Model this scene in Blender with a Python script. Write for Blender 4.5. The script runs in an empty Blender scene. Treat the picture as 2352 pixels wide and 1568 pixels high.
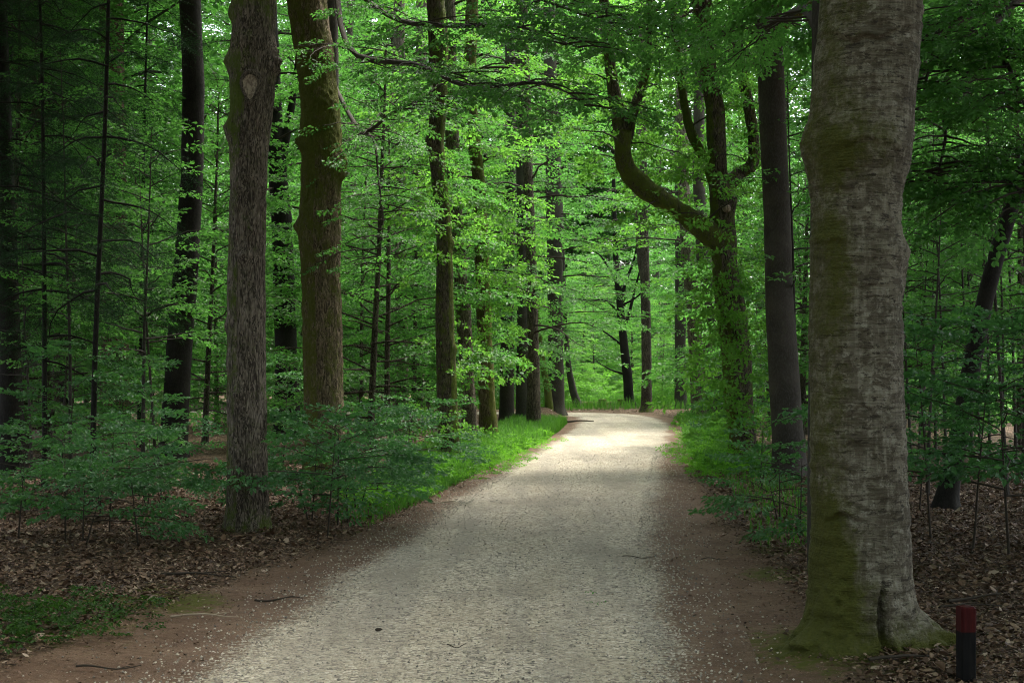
import bpy, math
import numpy as np

# ------------------------------------------------------------------ set-up
scene = bpy.context.scene
COL = scene.collection
F, HY, CX, CH = 3266.0, 838.0, 1176.0, 1.7       # focal length and horizon of a 2352 x 1568 frame, eye height
def gx(px, Y): return (px - CX) / F * Y
def gz(py, Y): return CH + (HY - py) / F * Y
R = np.random.default_rng(11)
PI = math.pi

def vnoise(p, seed=0):
    p = np.asarray(p, float)
    i = np.floor(p); f = p - i; u = f * f * (3 - 2 * f)
    def h(a, b, c):
        s = np.sin(a * 127.1 + b * 311.7 + c * 74.7 + seed * 13.37) * 43758.5453
        return s - np.floor(s)
    x, y, z = i[..., 0], i[..., 1], i[..., 2]
    ux, uy, uz = u[..., 0], u[..., 1], u[..., 2]
    def L(a, b, t): return a + (b - a) * t
    v = L(L(L(h(x, y, z), h(x + 1, y, z), ux), L(h(x, y + 1, z), h(x + 1, y + 1, z), ux), uy),
          L(L(h(x, y, z + 1), h(x + 1, y, z + 1), ux), L(h(x, y + 1, z + 1), h(x + 1, y + 1, z + 1), ux), uy), uz)
    return v * 2 - 1

def sstep(x, a, b):
    t = np.clip((x - a) / (b - a), 0, 1)
    return t * t * (3 - 2 * t)

# ------------------------------------------------------------------ mesh helpers
def mesh(name, V, faces, mats, attrs=None, smooth=False, mat_index=None):
    """faces: list of int arrays (n,k)"""
    me = bpy.data.meshes.new(name)
    V = np.asarray(V, np.float32).reshape(-1, 3)
    me.vertices.add(len(V)); me.vertices.foreach_set('co', V.ravel())
    loops = np.concatenate([np.asarray(f, np.int32).ravel() for f in faces])
    tot = np.concatenate([np.full(len(f), np.asarray(f).shape[1], np.int32) for f in faces])
    start = np.concatenate([[0], np.cumsum(tot)[:-1]]).astype(np.int32)
    me.loops.add(len(loops)); me.loops.foreach_set('vertex_index', loops)
    me.polygons.add(len(tot)); me.polygons.foreach_set('loop_start', start)
    if mat_index is not None: me.polygons.foreach_set('material_index', np.asarray(mat_index, np.int32))
    me.polygons.foreach_set('use_smooth', np.full(len(tot), smooth, bool))
    for m in (mats if isinstance(mats, (list, tuple)) else [mats]): me.materials.append(m)
    for k, a in (attrs or {}).items():
        at = me.attributes.new(k, 'FLOAT', 'POINT'); at.data.foreach_set('value', np.asarray(a, np.float32).ravel())
    me.update(calc_edges=True); me.validate()
    return me

def link(name, me, parent=None, loc=(0, 0, 0), rz=0.0, sc=1.0):
    o = bpy.data.objects.new(name, me); COL.objects.link(o)
    if parent is not None: o.parent = parent
    o.location = loc; o.rotation_euler = (0, 0, rz); o.scale = (sc, sc, sc)
    return o
def tag(o, label=None, cat=None, group=None, kind=None):
    if label: o['label'] = label
    if cat: o['category'] = cat
    if group: o['group'] = group
    if kind: o['kind'] = kind
    return o
def thing(name, label, cat, loc=(0, 0, 0), rz=0.0, sc=1.0, group=None):
    return tag(link(name, None, None, loc, rz, sc), label, cat, group)

class Buf:
    """collects several pieces into one mesh"""
    def __init__(s): s.V = []; s.Q = []; s.A = []; s.n = 0
    def add(s, V, Q, a=None):
        V = np.asarray(V, float).reshape(-1, 3)
        s.V.append(V); s.Q.append(np.asarray(Q) + s.n); s.n += len(V)
        s.A.append(np.zeros(len(V)) if a is None else np.broadcast_to(np.asarray(a, float).ravel(), (len(V),)))
    def mesh(s, name, mats, attr='moss', smooth=False):
        return mesh(name, np.concatenate(s.V), s.Q, mats, {attr: np.concatenate(s.A)}, smooth)

def catmull(P, n):
    P = np.asarray(P, float); m = len(P)
    t = np.linspace(0, m - 1, n); i = np.clip(np.floor(t).astype(int), 0, m - 2); f = (t - i)[:, None]
    g = lambda k: P[np.clip(k, 0, m - 1)]
    p0, p1, p2, p3 = g(i - 1), g(i), g(i + 1), g(i + 2)
    return 0.5 * (2 * p1 + (p2 - p0) * f + (2 * p0 - 5 * p1 + 4 * p2 - p3) * f ** 2 + (3 * p1 - p0 - 3 * p2 + p3) * f ** 3)

def tube(P, r, k=6, rough=0.0, seed=0, cap=True):
    P = np.asarray(P, float); n = len(P); r = np.broadcast_to(np.asarray(r, float), (n,))
    T = np.gradient(P, axis=0); T /= np.linalg.norm(T, axis=1)[:, None] + 1e-9
    ref = np.array([0, 1.0, 0]) if abs(T[0][1]) < 0.9 else np.array([1.0, 0, 0])
    u = np.cross(ref, T[0]); u /= np.linalg.norm(u); U = [u]
    for i in range(1, n):
        u = u - T[i] * np.dot(u, T[i]); u /= np.linalg.norm(u) + 1e-9; U.append(u)
    U = np.array(U); W = np.cross(T, U)
    a = np.arange(k) * 2 * PI / k
    rr = r[:, None] * np.ones(k)[None]
    N = np.cos(a)[None, :, None] * U[:, None] + np.sin(a)[None, :, None] * W[:, None]
    if rough:
        q = P[:, None] + N * rr[..., None]
        rr = rr * (1 + rough * vnoise(q * 2.2, seed) + rough * .6 * vnoise(q * 7, seed + 1) + rough * .3 * vnoise(q * np.array([26, 26, 9]), seed + 2))
    V = P[:, None] + N * rr[..., None]
    idx = np.arange(n * k).reshape(n, k); nx = np.roll(idx, -1, 1)
    Q = np.stack([idx[:-1], nx[:-1], nx[1:], idx[1:]], -1).reshape(-1, 4)
    return V.reshape(-1, 3), Q

# ------------------------------------------------------------------ node helpers
def newmat(name):
    m = bpy.data.materials.new(name); m.use_nodes = True
    nt = m.node_tree; nt.nodes.clear()
    return m, nt, nt.nodes, nt.links
class NT:
    def __init__(s, name):
        s.m, s.nt, s.N, s.L = newmat(name)
    def n(s, t, **kw):
        nd = s.N.new(t)
        for k, v in kw.items():
            if k.startswith('i_'):
                key = k[2:]; key = int(key) if key.isdigit() else key.replace('_', ' ')
                nd.inputs[key].default_value = v
            else: setattr(nd, k, v)
        return nd
    def l(s, a, b): s.L.new(a, b)
    def attr(s, name): return s.n('ShaderNodeAttribute', attribute_name=name).outputs['Fac']
    def coord(s, scale=(1, 1, 1), which='Object'):
        tc = s.n('ShaderNodeTexCoord'); mp = s.n('ShaderNodeMapping'); mp.inputs['Scale'].default_value = scale
        s.l(tc.outputs[which], mp.inputs['Vector']); return mp.outputs[0]
    def noise(s, vec, scale, detail=4, rough=.55, dist=0):
        nd = s.n('ShaderNodeTexNoise'); nd.inputs['Scale'].default_value = scale; nd.inputs['Detail'].default_value = detail
        nd.inputs['Roughness'].default_value = rough; nd.inputs['Distortion'].default_value = dist
        if vec is not None: s.l(vec, nd.inputs['Vector'])
        return nd.outputs['Fac']
    def voro(s, vec, scale, feature='F1', rand=1):
        nd = s.n('ShaderNodeTexVoronoi', feature=feature); nd.inputs['Scale'].default_value = scale
        nd.inputs['Randomness'].default_value = rand
        if vec is not None: s.l(vec, nd.inputs['Vector'])
        return nd
    def ramp(s, fac, stops, interp='LINEAR'):
        nd = s.n('ShaderNodeValToRGB'); cr = nd.color_ramp; cr.interpolation = interp
        while len(cr.elements) < len(stops): cr.elements.new(.5)
        for e, (p, c) in zip(cr.elements, stops):
            e.position = p; e.color = (*c, 1) if len(c) == 3 else c
        s.l(fac, nd.inputs[0]); return nd.outputs[0]
    def math(s, op, a, b=None, c=None, clamp=False):
        nd = s.n('ShaderNodeMath', operation=op, use_clamp=clamp)
        for i, v in enumerate((a, b, c)):
            if v is None: continue
            if isinstance(v, (int, float)): nd.inputs[i].default_value = v
            else: s.l(v, nd.inputs[i])
        return nd.outputs[0]
    def mix(s, fac, a, b):
        nd = s.n('ShaderNodeMix', data_type='RGBA')
        for k, v in ((0, fac), (6, a), (7, b)):
            if isinstance(v, (int, float)): nd.inputs[k].default_value = v
            elif isinstance(v, tuple): nd.inputs[k].default_value = (*v, 1)
            else: s.l(v, nd.inputs[k])
        return nd.outputs[2]
    def range(s, v, a, b, c=0., d=1., smooth=True):
        nd = s.n('ShaderNodeMapRange'); nd.interpolation_type = 'SMOOTHSTEP' if smooth else 'LINEAR'
        s.l(v, nd.inputs[0])
        for i, x in zip((1, 2, 3, 4), (a, b, c, d)): nd.inputs[i].default_value = x
        return nd.outputs[0]
    def bump(s, h, strength, dist):
        nd = s.n('ShaderNodeBump'); nd.inputs['Strength'].default_value = strength; nd.inputs['Distance'].default_value = dist
        s.l(h, nd.inputs['Height']); return nd.outputs[0]
    def out(s, color, rough=.85, normal=None, spec=.25):
        p = s.n('ShaderNodeBsdfPrincipled')
        if isinstance(color, tuple): p.inputs['Base Color'].default_value = (*color, 1)
        else: s.l(color, p.inputs['Base Color'])
        if isinstance(rough, (int, float)): p.inputs['Roughness'].default_value = rough
        else: s.l(rough, p.inputs['Roughness'])
        p.inputs['Specular IOR Level'].default_value = spec
        if normal is not None: s.l(normal, p.inputs['Normal'])
        o = s.n('ShaderNodeOutputMaterial'); s.l(p.outputs[0], o.inputs[0]); return s.m

def leaf_mat(name, dark, light, trans, tfac=.45, rough=.42, spec=.45):
    s = NT(name)
    v = s.attr('var')
    c = s.mix(v, dark, light)
    oi = s.n('ShaderNodeObjectInfo')
    hs = s.n('ShaderNodeHueSaturation'); s.l(c, hs.inputs['Color'])
    s.l(s.range(oi.outputs['Random'], 0, 1, .488, .508, False), hs.inputs['Hue'])
    s.l(s.range(oi.outputs['Random'], 0, 1, .85, 1.15, False), hs.inputs['Value'])
    p = s.n('ShaderNodeBsdfPrincipled'); s.l(hs.outputs[0], p.inputs['Base Color'])
    p.inputs['Roughness'].default_value = rough; p.inputs['Specular IOR Level'].default_value = spec
    t = s.n('ShaderNodeBsdfTranslucent'); s.l(s.mix(v, trans, tuple(min(1, x * 1.35) for x in trans)), t.inputs[0])
    mx = s.n('ShaderNodeMixShader'); mx.inputs[0].default_value = tfac
    s.l(p.outputs[0], mx.inputs[1]); s.l(t.outputs[0], mx.inputs[2])
    o = s.n('ShaderNodeOutputMaterial'); s.l(mx.outputs[0], o.inputs[0]); return s.m

M_BEECH = leaf_mat('beech_leaf', (.036, .108, .026), (.078, .178, .042), (.105, .31, .045), .45, .5, .3)
M_TEAL = leaf_mat('sky_tinted_leaf', (.036, .106, .040), (.070, .168, .060), (.085, .26, .05), .35, .5, .28)  # beech leaf tinted bluer: the skylight sheen is put into its colour
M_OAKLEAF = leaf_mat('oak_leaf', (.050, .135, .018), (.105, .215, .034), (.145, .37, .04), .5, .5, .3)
M_HERB = leaf_mat('herb_leaf', (.055, .17, .010), (.11, .26, .016), (.16, .44, .02), .45, .5, .3)
M_DIMMED_HERB = leaf_mat('dimmed_herb_leaf', (.022, .060, .010), (.04, .095, .014), (.05, .14, .015), .3, .6, .2)  # herb green darkened: the corner's dimness is painted into the leaf colour
M_NEEDLE = leaf_mat('spruce_needle', (.012, .036, .012), (.021, .056, .018), (.02, .065, .014), .2, .6, .15)
M_GRASS = leaf_mat('grass_blade', (.035, .115, .014), (.085, .185, .028), (.10, .29, .025), .4, .5, .2)

def bark_mat(name, c0, c1, c2, mossc=(.055, .075, .012), zs=.2, sc=34, moss_bias=0., bump=.6, furrow=.92):
    s = NT(name)
    co = s.coord((1, 1, zs))
    w = s.noise(co, 6, 3)
    wv = s.n('ShaderNodeVectorMath', operation='ADD')
    cb = s.n('ShaderNodeCombineXYZ')
    for i in range(3): s.l(s.math('MULTIPLY', w, (.26, .21, .17)[i]), cb.inputs[i])
    s.l(co, wv.inputs[0]); s.l(cb.outputs[0], wv.inputs[1])
    ve = s.voro(wv.outputs[0], sc, 'DISTANCE_TO_EDGE')
    ridge = s.range(ve.outputs['Distance'], 0, .35)
    fine = s.noise(s.coord((1, 1, .35)), 70, 5, .65)
    fz_ = s.math('ABSOLUTE', s.math('SUBTRACT', s.noise(s.coord((1, 1, .15)), 24, 3, .62, 1.4), .5))
    fmask = s.math('MAXIMUM', s.range(fz_, .065, .018), s.math('MULTIPLY', s.range(ve.outputs['Distance'], .12, .02), .5))
    big = s.noise(s.coord(), 2.3, 4)
    col = s.mix(s.range(big, .35, .7), c0, c1)
    col = s.mix(s.math('MULTIPLY', s.range(fine, .42, .68), .6), col, c2)
    col = s.mix(s.math('MULTIPLY', fmask, furrow), col, tuple(x * .2 for x in c0))  # furrows: darker bark tone, plus crevice shade painted into the colour
    mo = s.math('ADD', s.attr('moss'), moss_bias)
    mn = s.math('ADD', s.noise(s.coord((1, 1, .6)), 7, 6, .7), s.math('MULTIPLY', s.noise(s.coord(), 40, 3), .35))
    mf = s.range(s.math('ADD', mo, s.math('MULTIPLY', s.math('SUBTRACT', mn, .68), 1.8)), .25, .75)
    col = s.mix(mf, col, s.mix(s.noise(s.coord(), 30, 3), mossc, tuple(x * 1.9 for x in mossc)))
    h = s.math('ADD', s.math('ADD', s.math('MULTIPLY', ridge, .35), s.math('MULTIPLY', fmask, -.6)), s.math('MULTIPLY', fine, .5))
    return s.out(col, .9, s.bump(h, bump, .05), .15)

M_OAK = bark_mat('oak_bark', (.135, .108, .082), (.215, .178, .140), (.36, .305, .245))
M_OAKDARK = bark_mat('dark_oak_bark', (.090, .074, .053), (.14, .117, .088), (.21, .18, .14), (.062, .080, .014), moss_bias=.12)
M_OAKMOSS = bark_mat('mossy_oak_bark', (.155, .115, .070), (.23, .175, .112), (.33, .27, .19), (.065, .072, .014), moss_bias=.12)
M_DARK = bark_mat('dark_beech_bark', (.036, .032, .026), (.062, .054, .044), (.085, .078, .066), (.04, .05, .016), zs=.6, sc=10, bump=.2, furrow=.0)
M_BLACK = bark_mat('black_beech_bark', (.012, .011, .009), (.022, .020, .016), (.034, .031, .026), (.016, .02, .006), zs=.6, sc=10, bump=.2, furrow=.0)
M_PINE = bark_mat('pine_bark', (.12, .068, .045), (.17, .105, .075), (.21, .14, .10))
M_BG = bark_mat('grey_brown_bark', (.085, .07, .05), (.13, .11, .085), (.17, .15, .12), (.07, .09, .018), moss_bias=.1)
M_TWIG = NT('twig_bark').out((.045, .036, .026), .9)

def big_beech_mat():
    s = NT('old_beech_bark')
    wr = s.noise(s.coord((1.2, 1.2, 14)), 5, 5, .6, .4)          # fine level wrinkles round the stem
    st = s.noise(s.coord((9, 9, .7)), 4, 5, .6)                  # vertical streaks
    big = s.noise(s.coord((1, 1, .7)), 3.2, 5, .6)
    col = s.mix(s.range(big, .3, .7), (.092, .077, .053), (.212, .19, .14))
    col = s.mix(s.math('MULTIPLY', s.range(st, .46, .66), .7), col, (.265, .242, .188))
    col = s.mix(s.math('MULTIPLY', s.range(wr, .54, .70), .6), col, (.045, .036, .022))
    sp = s.noise(s.coord((1, 1, 1.5)), 26, 4, .7)
    col = s.mix(s.math('MULTIPLY', s.range(sp, .56, .64), .8), col, (.038, .03, .02))
    lich = s.noise(s.coord((1, 1, 1)), 14, 6, .75)
    col = s.mix(s.math('MULTIPLY', s.range(lich, .55, .63), .75), col, (.30, .28, .22))
    pv = s.noise(s.coord((1, 1, 1.6)), 8, 7, .72, .6)
    col = s.mix(s.math('MULTIPLY', s.range(pv, .48, .56), .72), col, (.060, .048, .030))
    pv2 = s.noise(s.coord((1, 1, 3.2)), 11, 6, .7, .3)
    col = s.mix(s.math('MULTIPLY', s.range(pv2, .57, .61), .85), col, (.03, .024, .016))
    mn = s.math('ADD', s.noise(s.coord((1, 1, .8)), 6, 6, .72), s.math('MULTIPLY', s.noise(s.coord(), 45, 3), .35))
    mf = s.range(s.math('ADD', s.attr('moss'), s.math('MULTIPLY', s.math('SUBTRACT', mn, .68), 1.9)), .2, 1.0)
    col = s.mix(mf, col, s.mix(s.noise(s.coord(), 34, 6, .75), (.020, .024, .005), (.115, .118, .020)))
    h = s.math('ADD', s.math('MULTIPLY', wr, .8), s.math('MULTIPLY', sp, .5))
    h = s.math('ADD', h, s.math('MULTIPLY', s.math('MULTIPLY', mf, s.noise(s.coord(), 60, 3)), .8))
    return s.out(col, .85, s.bump(h, .9, .03), .2)
M_BIG = big_beech_mat()

# ------------------------------------------------------------------ path line and ground height
CL = catmull([(-3.2, -22), (-2.2, -12), (-1.08, 0), (-.40, 7.6), (.28, 14.9), (1.40, 25), (2.52, 34.3), (3.25, 42), (3.25, 46.2), (2.2, 48.8),
              (-1, 49.7), (-8, 50.1), (-20, 50.4), (-45, 47)], 420)
HW = 1.29
def pathd(x, y):
    x = np.asarray(x, float).ravel(); y = np.asarray(y, float).ravel()
    o = np.empty(len(x)); side = np.empty(len(x))
    for i in range(0, len(x), 20000):
        dx = x[i:i + 20000, None] - CL[None, :, 0]; dy = y[i:i + 20000, None] - CL[None, :, 1]
        d2 = dx * dx + dy * dy; k = d2.argmin(1); r = np.arange(len(k))
        o[i:i + 20000] = np.sqrt(d2[r, k])
        t = CL[np.clip(k + 1, 0, len(CL) - 1)] - CL[np.clip(k - 1, 0, len(CL) - 1)]
        side[i:i + 20000] = np.sign(t[:, 0] * dy[r, k] - t[:, 1] * dx[r, k])     # + left, - right
    return o - HW, side
MOUNDS = [(gx(1985, 8.5), 8.5, .9, .02), (gx(568, 14), 14, .7, .05), (gx(1275, 48.3), 47, 1.1, .35), (-4.2, 9.6, 1.2, .06)]
def gh_pd(x, y, pd):
    p = np.stack([x, y, np.zeros_like(x)], -1)
    h = sstep(pd, .5, 3.2) * (.10 * vnoise(p * .4, 3) + .05 * vnoise(p * 1.3, 4)) + sstep(pd, .2, 1.2) * .03
    h = h + sstep(pd, .25, 1.0) * .012 * vnoise(p * 5, 5)
    for mx, my, rr, a in MOUNDS:
        h = h + a * np.exp(-((x - mx) ** 2 + (y - my) ** 2) / rr ** 2) * sstep(pd, .1, .8)
    return h
def gh(x, y):
    x = np.atleast_1d(np.asarray(x, float)); y = np.atleast_1d(np.asarray(y, float))
    return gh_pd(x, y, pathd(x, y)[0])
def ghs(x, y): return float(gh(x, y)[0])

def dirt_edge(y, side):
    l = np.interp(y, [0, 8, 11, 14, 18, 25, 40, 60], [1.25, 1.15, .80, .42, .30, .28, .35, .5])
    r = np.interp(y, [0, 8, 10, 13, 18, 23, 35, 60], [.95, .95, .95, .80, .62, .42, .35, .5])
    return np.where(side > 0, l, r)

# ------------------------------------------------------------------ ground
def axis(lo, hi, step, far, g=1.25):
    a = list(np.arange(lo, hi + 1e-6, step)); d = step; v = hi
    while v < far: d *= g; v += d; a.append(v)
    d = step; v = lo; b = []
    while v > -far: d *= g; v -= d; b.append(v)
    return np.array(b[::-1] + a)
xs = axis(-11, 12, .11, 420); ys = axis(2, 56, .13, 460)
GX, GY = np.meshgrid(xs, ys); gxf, gyf = GX.ravel(), GY.ravel()
PD, SD = pathd(gxf, gyf)
GZ = gh_pd(gxf, gyf, PD)
idx = np.arange(len(gxf)).reshape(GX.shape)
gq = np.stack([idx[:-1, :-1], idx[:-1, 1:], idx[1:, 1:], idx[1:, :-1]], -1).reshape(-1, 4)
lit = np.clip((PD - dirt_edge(gyf, SD)) / .5 + .5, 0, 1)
mossg = np.zeros(len(gxf))
for px, py, rx, a in [(300, 1385, .5, .9), (420, 1390, .4, .8), (860, 1195, .55, .7), (800, 1225, .5, .5), (1790, 1325, .35, .9), (1800, 1270, .4, .8), (1760, 1240, .45, .5),
                      (1880, 1500, .6, .8), (2060, 1500, .5, .7), (1700, 1190, .6, .4), (100, 1450, .8, .6), (1960, 1540, .5, .5)]:
    Y = F * CH / (py - HY); X = gx(px, Y)
    mossg = np.maximum(mossg, a * np.exp(-((gxf - X) / rx) ** 2 - ((gyf - Y) / (rx * 1.5)) ** 2))
grn = np.clip(sstep(gyf, 54, 60) * sstep(PD, 1, 3) * sstep(gxf, -4, 2), 0, 1)

def ground_layers(s):
    ob = s.coord()
    d1 = s.noise(ob, 14, 6, .65); d2 = s.noise(ob, 2.1, 4); d3 = s.noise(ob, 120, 3, .7)
    dirt = s.mix(s.range(d2, .35, .65), (.122, .072, .044), (.172, .110, .070))
    dirt = s.mix(s.math('MULTIPLY', s.range(d1, .45, .7), .55), dirt, (.075, .045, .028))
    dirt = s.mix(s.math('MULTIPLY', s.range(d3, .58, .68), .8), dirt, (.32, .27, .21))
    return ob, dirt, s.math('ADD', d1, s.math('MULTIPLY', d3, .6))
def floor_mat():
    s = NT('forest_floor')
    ob, dirt, dh = ground_layers(s)
    v = s.voro(s.coord((1, 1.35, 1)), 21); v2 = s.voro(s.coord((1.3, 1, 1)), 34)
    sx = s.n('ShaderNodeSeparateColor'); s.l(v.outputs['Color'], sx.inputs[0])
    sy = s.n('ShaderNodeSeparateColor'); s.l(v2.outputs['Color'], sy.inputs[0])
    st = [(0, (.032, .022, .014)), (.3, (.066, .042, .025)), (.55, (.105, .066, .038)), (.8, (.145, .10, .062)), (1, (.23, .175, .12))]
    litter = s.mix(s.range(sy.outputs[1], .45, .55), s.ramp(sx.outputs[0], st), s.ramp(sy.outputs[0], st))
    lf = s.range(s.math('ADD', s.attr('litter'), s.math('MULTIPLY', s.math('SUBTRACT', s.noise(ob, 9, 6, .7), .5), 1.6)), .3, .7)
    col = s.mix(lf, dirt, litter)
    mf = s.range(s.math('ADD', s.attr('moss'), s.math('MULTIPLY', s.math('SUBTRACT', s.noise(ob, 12, 5, .7), .5), 1.5)), .35, .7)
    col = s.mix(mf, col, s.mix(s.noise(ob, 50, 3), (.05, .06, .008), (.11, .11, .018)))
    gf = s.range(s.math('ADD', s.attr('green'), s.math('MULTIPLY', s.math('SUBTRACT', s.noise(ob, 1.5, 5), .5), 1.2)), .3, .8)
    col = s.mix(gf, col, (.06, .15, .02))
    hh = s.math('ADD', s.math('MULTIPLY', v.outputs['Distance'], -.9), dh)
    return s.out(col, .9, s.bump(hh, .7, .03), .15)
tag(link('forest_floor', mesh('forest_floor', np.stack([gxf, gyf, GZ], -1), [gq], floor_mat(), {'litter': lit, 'moss': mossg, 'green': grn}, True)), kind='structure')

def gravel_mat():
    s = NT('gravel')
    ob, dirt, dh = ground_layers(s)
    v = s.voro(ob, 66); v2 = s.voro(ob, 36)
    a = s.n('ShaderNodeSeparateColor'); s.l(v.outputs['Color'], a.inputs[0])
    b = s.n('ShaderNodeSeparateColor'); s.l(v2.outputs['Color'], b.inputs[0])
    st = [(0, (.085, .075, .062)), (.2, (.24, .212, .168)), (.42, (.415, .36, .27)), (.65, (.485, .427, .322)), (.85, (.56, .50, .385)), (1, (.70, .64, .52))]
    c = s.mix(s.range(b.outputs[1], .62, .70), s.ramp(a.outputs[0], st), s.ramp(b.outputs[0], st))
    big = s.noise(s.coord((1, .45, 1)), 1.6, 5, .6)
    c = s.mix(s.math('MULTIPLY', s.range(big, .4, .7), .42), c, (.32, .265, .185))
    tr = s.noise(s.coord((1, .06, 1)), 2.6, 4, .6)
    c = s.mix(s.math('MULTIPLY', s.range(tr, .48, .62), .35), c, (.22, .20, .17))
    ed = s.math('ABSOLUTE', s.math('ADD', s.attr('edge'), .56))
    c = s.mix(s.math('MULTIPLY', s.math('MULTIPLY', s.range(ed, .26, .06), s.range(s.noise(s.coord((1, .3, 1)), 3, 5, .65), .32, .6)), .45), c, (.285, .255, .205))
    wet = s.noise(s.coord((.8, .5, 1)), .9, 4, .6)
    c = s.mix(s.math('MULTIPLY', s.range(wet, .50, .66), .5), c, (.21, .185, .145))
    # edges wear to brown dirt
    ef = s.range(s.math('ADD', s.attr('edge'), s.math('MULTIPLY', s.math('SUBTRACT', s.math('ADD', s.math('MULTIPLY', s.noise(ob, 26, 4, .75), .75), s.math('MULTIPLY', big, .35)), .52), 1.15)), -.10, .14)
    c = s.mix(ef, c, dirt)
    h = s.math('ADD', s.math('MULTIPLY', v.outputs['Distance'], -1.2), s.math('MULTIPLY', v2.outputs['Distance'], -.5))
    return s.out(c, .85, s.bump(h, .8, .012), .2)
off = np.concatenate([np.linspace(-1.75, -1.0, 9), np.linspace(-.8, .8, 9), np.linspace(1.0, 1.75, 9)])
T = np.gradient(CL, axis=0); T /= np.linalg.norm(T, axis=1)[:, None]; Nn = np.stack([-T[:, 1], T[:, 0]], -1)
PV = CL[:, None, :] + Nn[:, None, :] * off[None, :, None]
edge = np.abs(off)[None, :] - HW + .07 + .10 * vnoise(np.stack([PV[..., 0] * .9, PV[..., 1] * .9, PV[..., 0] * 0], -1), 8)
zz = .012 + .02 * (1 - (off / 1.75) ** 2)[None] + .008 * vnoise(np.stack([PV[..., 0] * 1.2, PV[..., 1] * .5, PV[..., 0] * 0], -1), 9) - .016 * sstep(np.abs(off), 1.5, 1.75)[None]
zz = np.maximum(zz, .004) + gh(PV[..., 0].ravel(), PV[..., 1].ravel()).reshape(zz.shape)
pi_ = np.arange(edge.size).reshape(edge.shape)
pq = np.stack([pi_[:-1, :-1], pi_[1:, :-1], pi_[1:, 1:], pi_[:-1, 1:]], -1)[:, :, ::-1].reshape(-1, 4)
tag(link('gravel_path', mesh('gravel_path', np.concatenate([PV, zz[..., None]], -1), [pq], gravel_mat(), {'edge': edge}, True)), kind='structure')

# ------------------------------------------------------------------ leaf sprays
def leaf(L, W, fold=.18, droop=.12, simple=False):
    if simple:
        return np.array([[0, 0, 0], [L * .5, W / 2, fold * W], [L, 0, -droop * L], [L * .5, -W / 2, fold * W]])
    return np.array([[0, 0, 0], [L * .32, W / 2, fold * W], [L * .68, W * .42, fold * W - droop * L * .5], [L, 0, -droop * L],
                     [L * .68, -W * .42, fold * W - droop * L * .5], [L * .32, -W / 2, fold * W]])
def rot(yaw, pitch, roll):
    cy, sy, cp, sp, cr, sr = math.cos(yaw), math.sin(yaw), math.cos(pitch), math.sin(pitch), math.cos(roll), math.sin(roll)
    return (np.array([[cy, -sy, 0], [sy, cy, 0], [0, 0, 1]]) @ np.array([[cp, 0, sp], [0, 1, 0], [-sp, 0, cp]]) @ np.array([[1, 0, 0], [0, cr, -sr], [0, sr, cr]]))
def spray(rng, L, ll, lw, nmain, nsub, nper, simple=False, tilt=.3, flat=1.0):
    out = []
    def put(p, yaw, s=1.0):
        lf = leaf(ll * s * rng.uniform(.75, 1.2), lw * s * rng.uniform(.8, 1.15), rng.uniform(.05, .3), rng.uniform(0, .25), simple)
        out.append(lf @ rot(yaw, rng.normal(.1, tilt), rng.normal(0, tilt * 1.2)).T + p)
    def axis_pts(t, ln, yaw, p0):
        return p0 + np.array([math.cos(yaw) * t * ln, math.sin(yaw) * t * ln, -.10 * (t * ln) ** 2 / max(L, .01)])
    z0 = np.zeros(3)
    for i in range(nmain):
        t = .15 + .8 * (i + .5) / nmain; put(axis_pts(t, L, 0, z0), (1 if i % 2 else -1) * rng.uniform(.6, 1.1))
    put(axis_pts(1, L, 0, z0), rng.normal(0, .15))
    for k in range(nsub):
        t = .08 + .75 * k / max(nsub - 1, 1); sd = 1 if k % 2 else -1; yaw = sd * rng.uniform(.55, .95); ln = L * (.62 - .35 * t)
        p0 = axis_pts(t, L, 0, z0)
        for i in range(nper):
            tt = .3 + .7 * (i + .5) / nper
            put(axis_pts(tt, ln, yaw, p0) + np.array([0, 0, rng.normal(0, .012)]), yaw + (1 if i % 2 else -1) * rng.uniform(.5, 1.0))
        put(axis_pts(1, ln, yaw, p0), yaw)
    return np.array(out)                                            # (leaves, verts, 3)
SP_NEAR = [spray(R, .42, .068, .042, 6, 6, 3) for _ in range(6)]
SP_MID = [spray(R, .55, .092, .060, 5, 4, 3, True) for _ in range(6)]
SP_BIG = [spray(R, .80, .15, .095, 4, 4, 2, True, .35) for _ in range(5)]
SP_OAK = [spray(R, .40, .10, .06, 5, 4, 3, True, .7) for _ in range(5)]
def needle_spray(rng, L=.5):
    out = []
    def strip(p, yaw, ln, w, dz):
        out.append(leaf(ln, w, 0, .1, True) @ rot(yaw, dz, rng.normal(0, .6)).T + p)
    for k in range(14):
        t = .05 + .92 * k / 14; sd = 1 if k % 2 else -1; yaw = sd * rng.uniform(.7, 1.0); ln = L * (.42 - .3 * t)
        p0 = np.array([t * L, 0, -.1 * t * t * L])
        n = max(3, int(ln / .022))
        for i in range(n):
            q = p0 + np.array([math.cos(yaw), math.sin(yaw), -.25]) * ln * i / n
            strip(q, yaw + (.5 if i % 2 else -.5), rng.uniform(.03, .05), .007, rng.normal(0, .4))
    return np.array(out)
SP_SPR = [needle_spray(R) for _ in range(4)]

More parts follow.
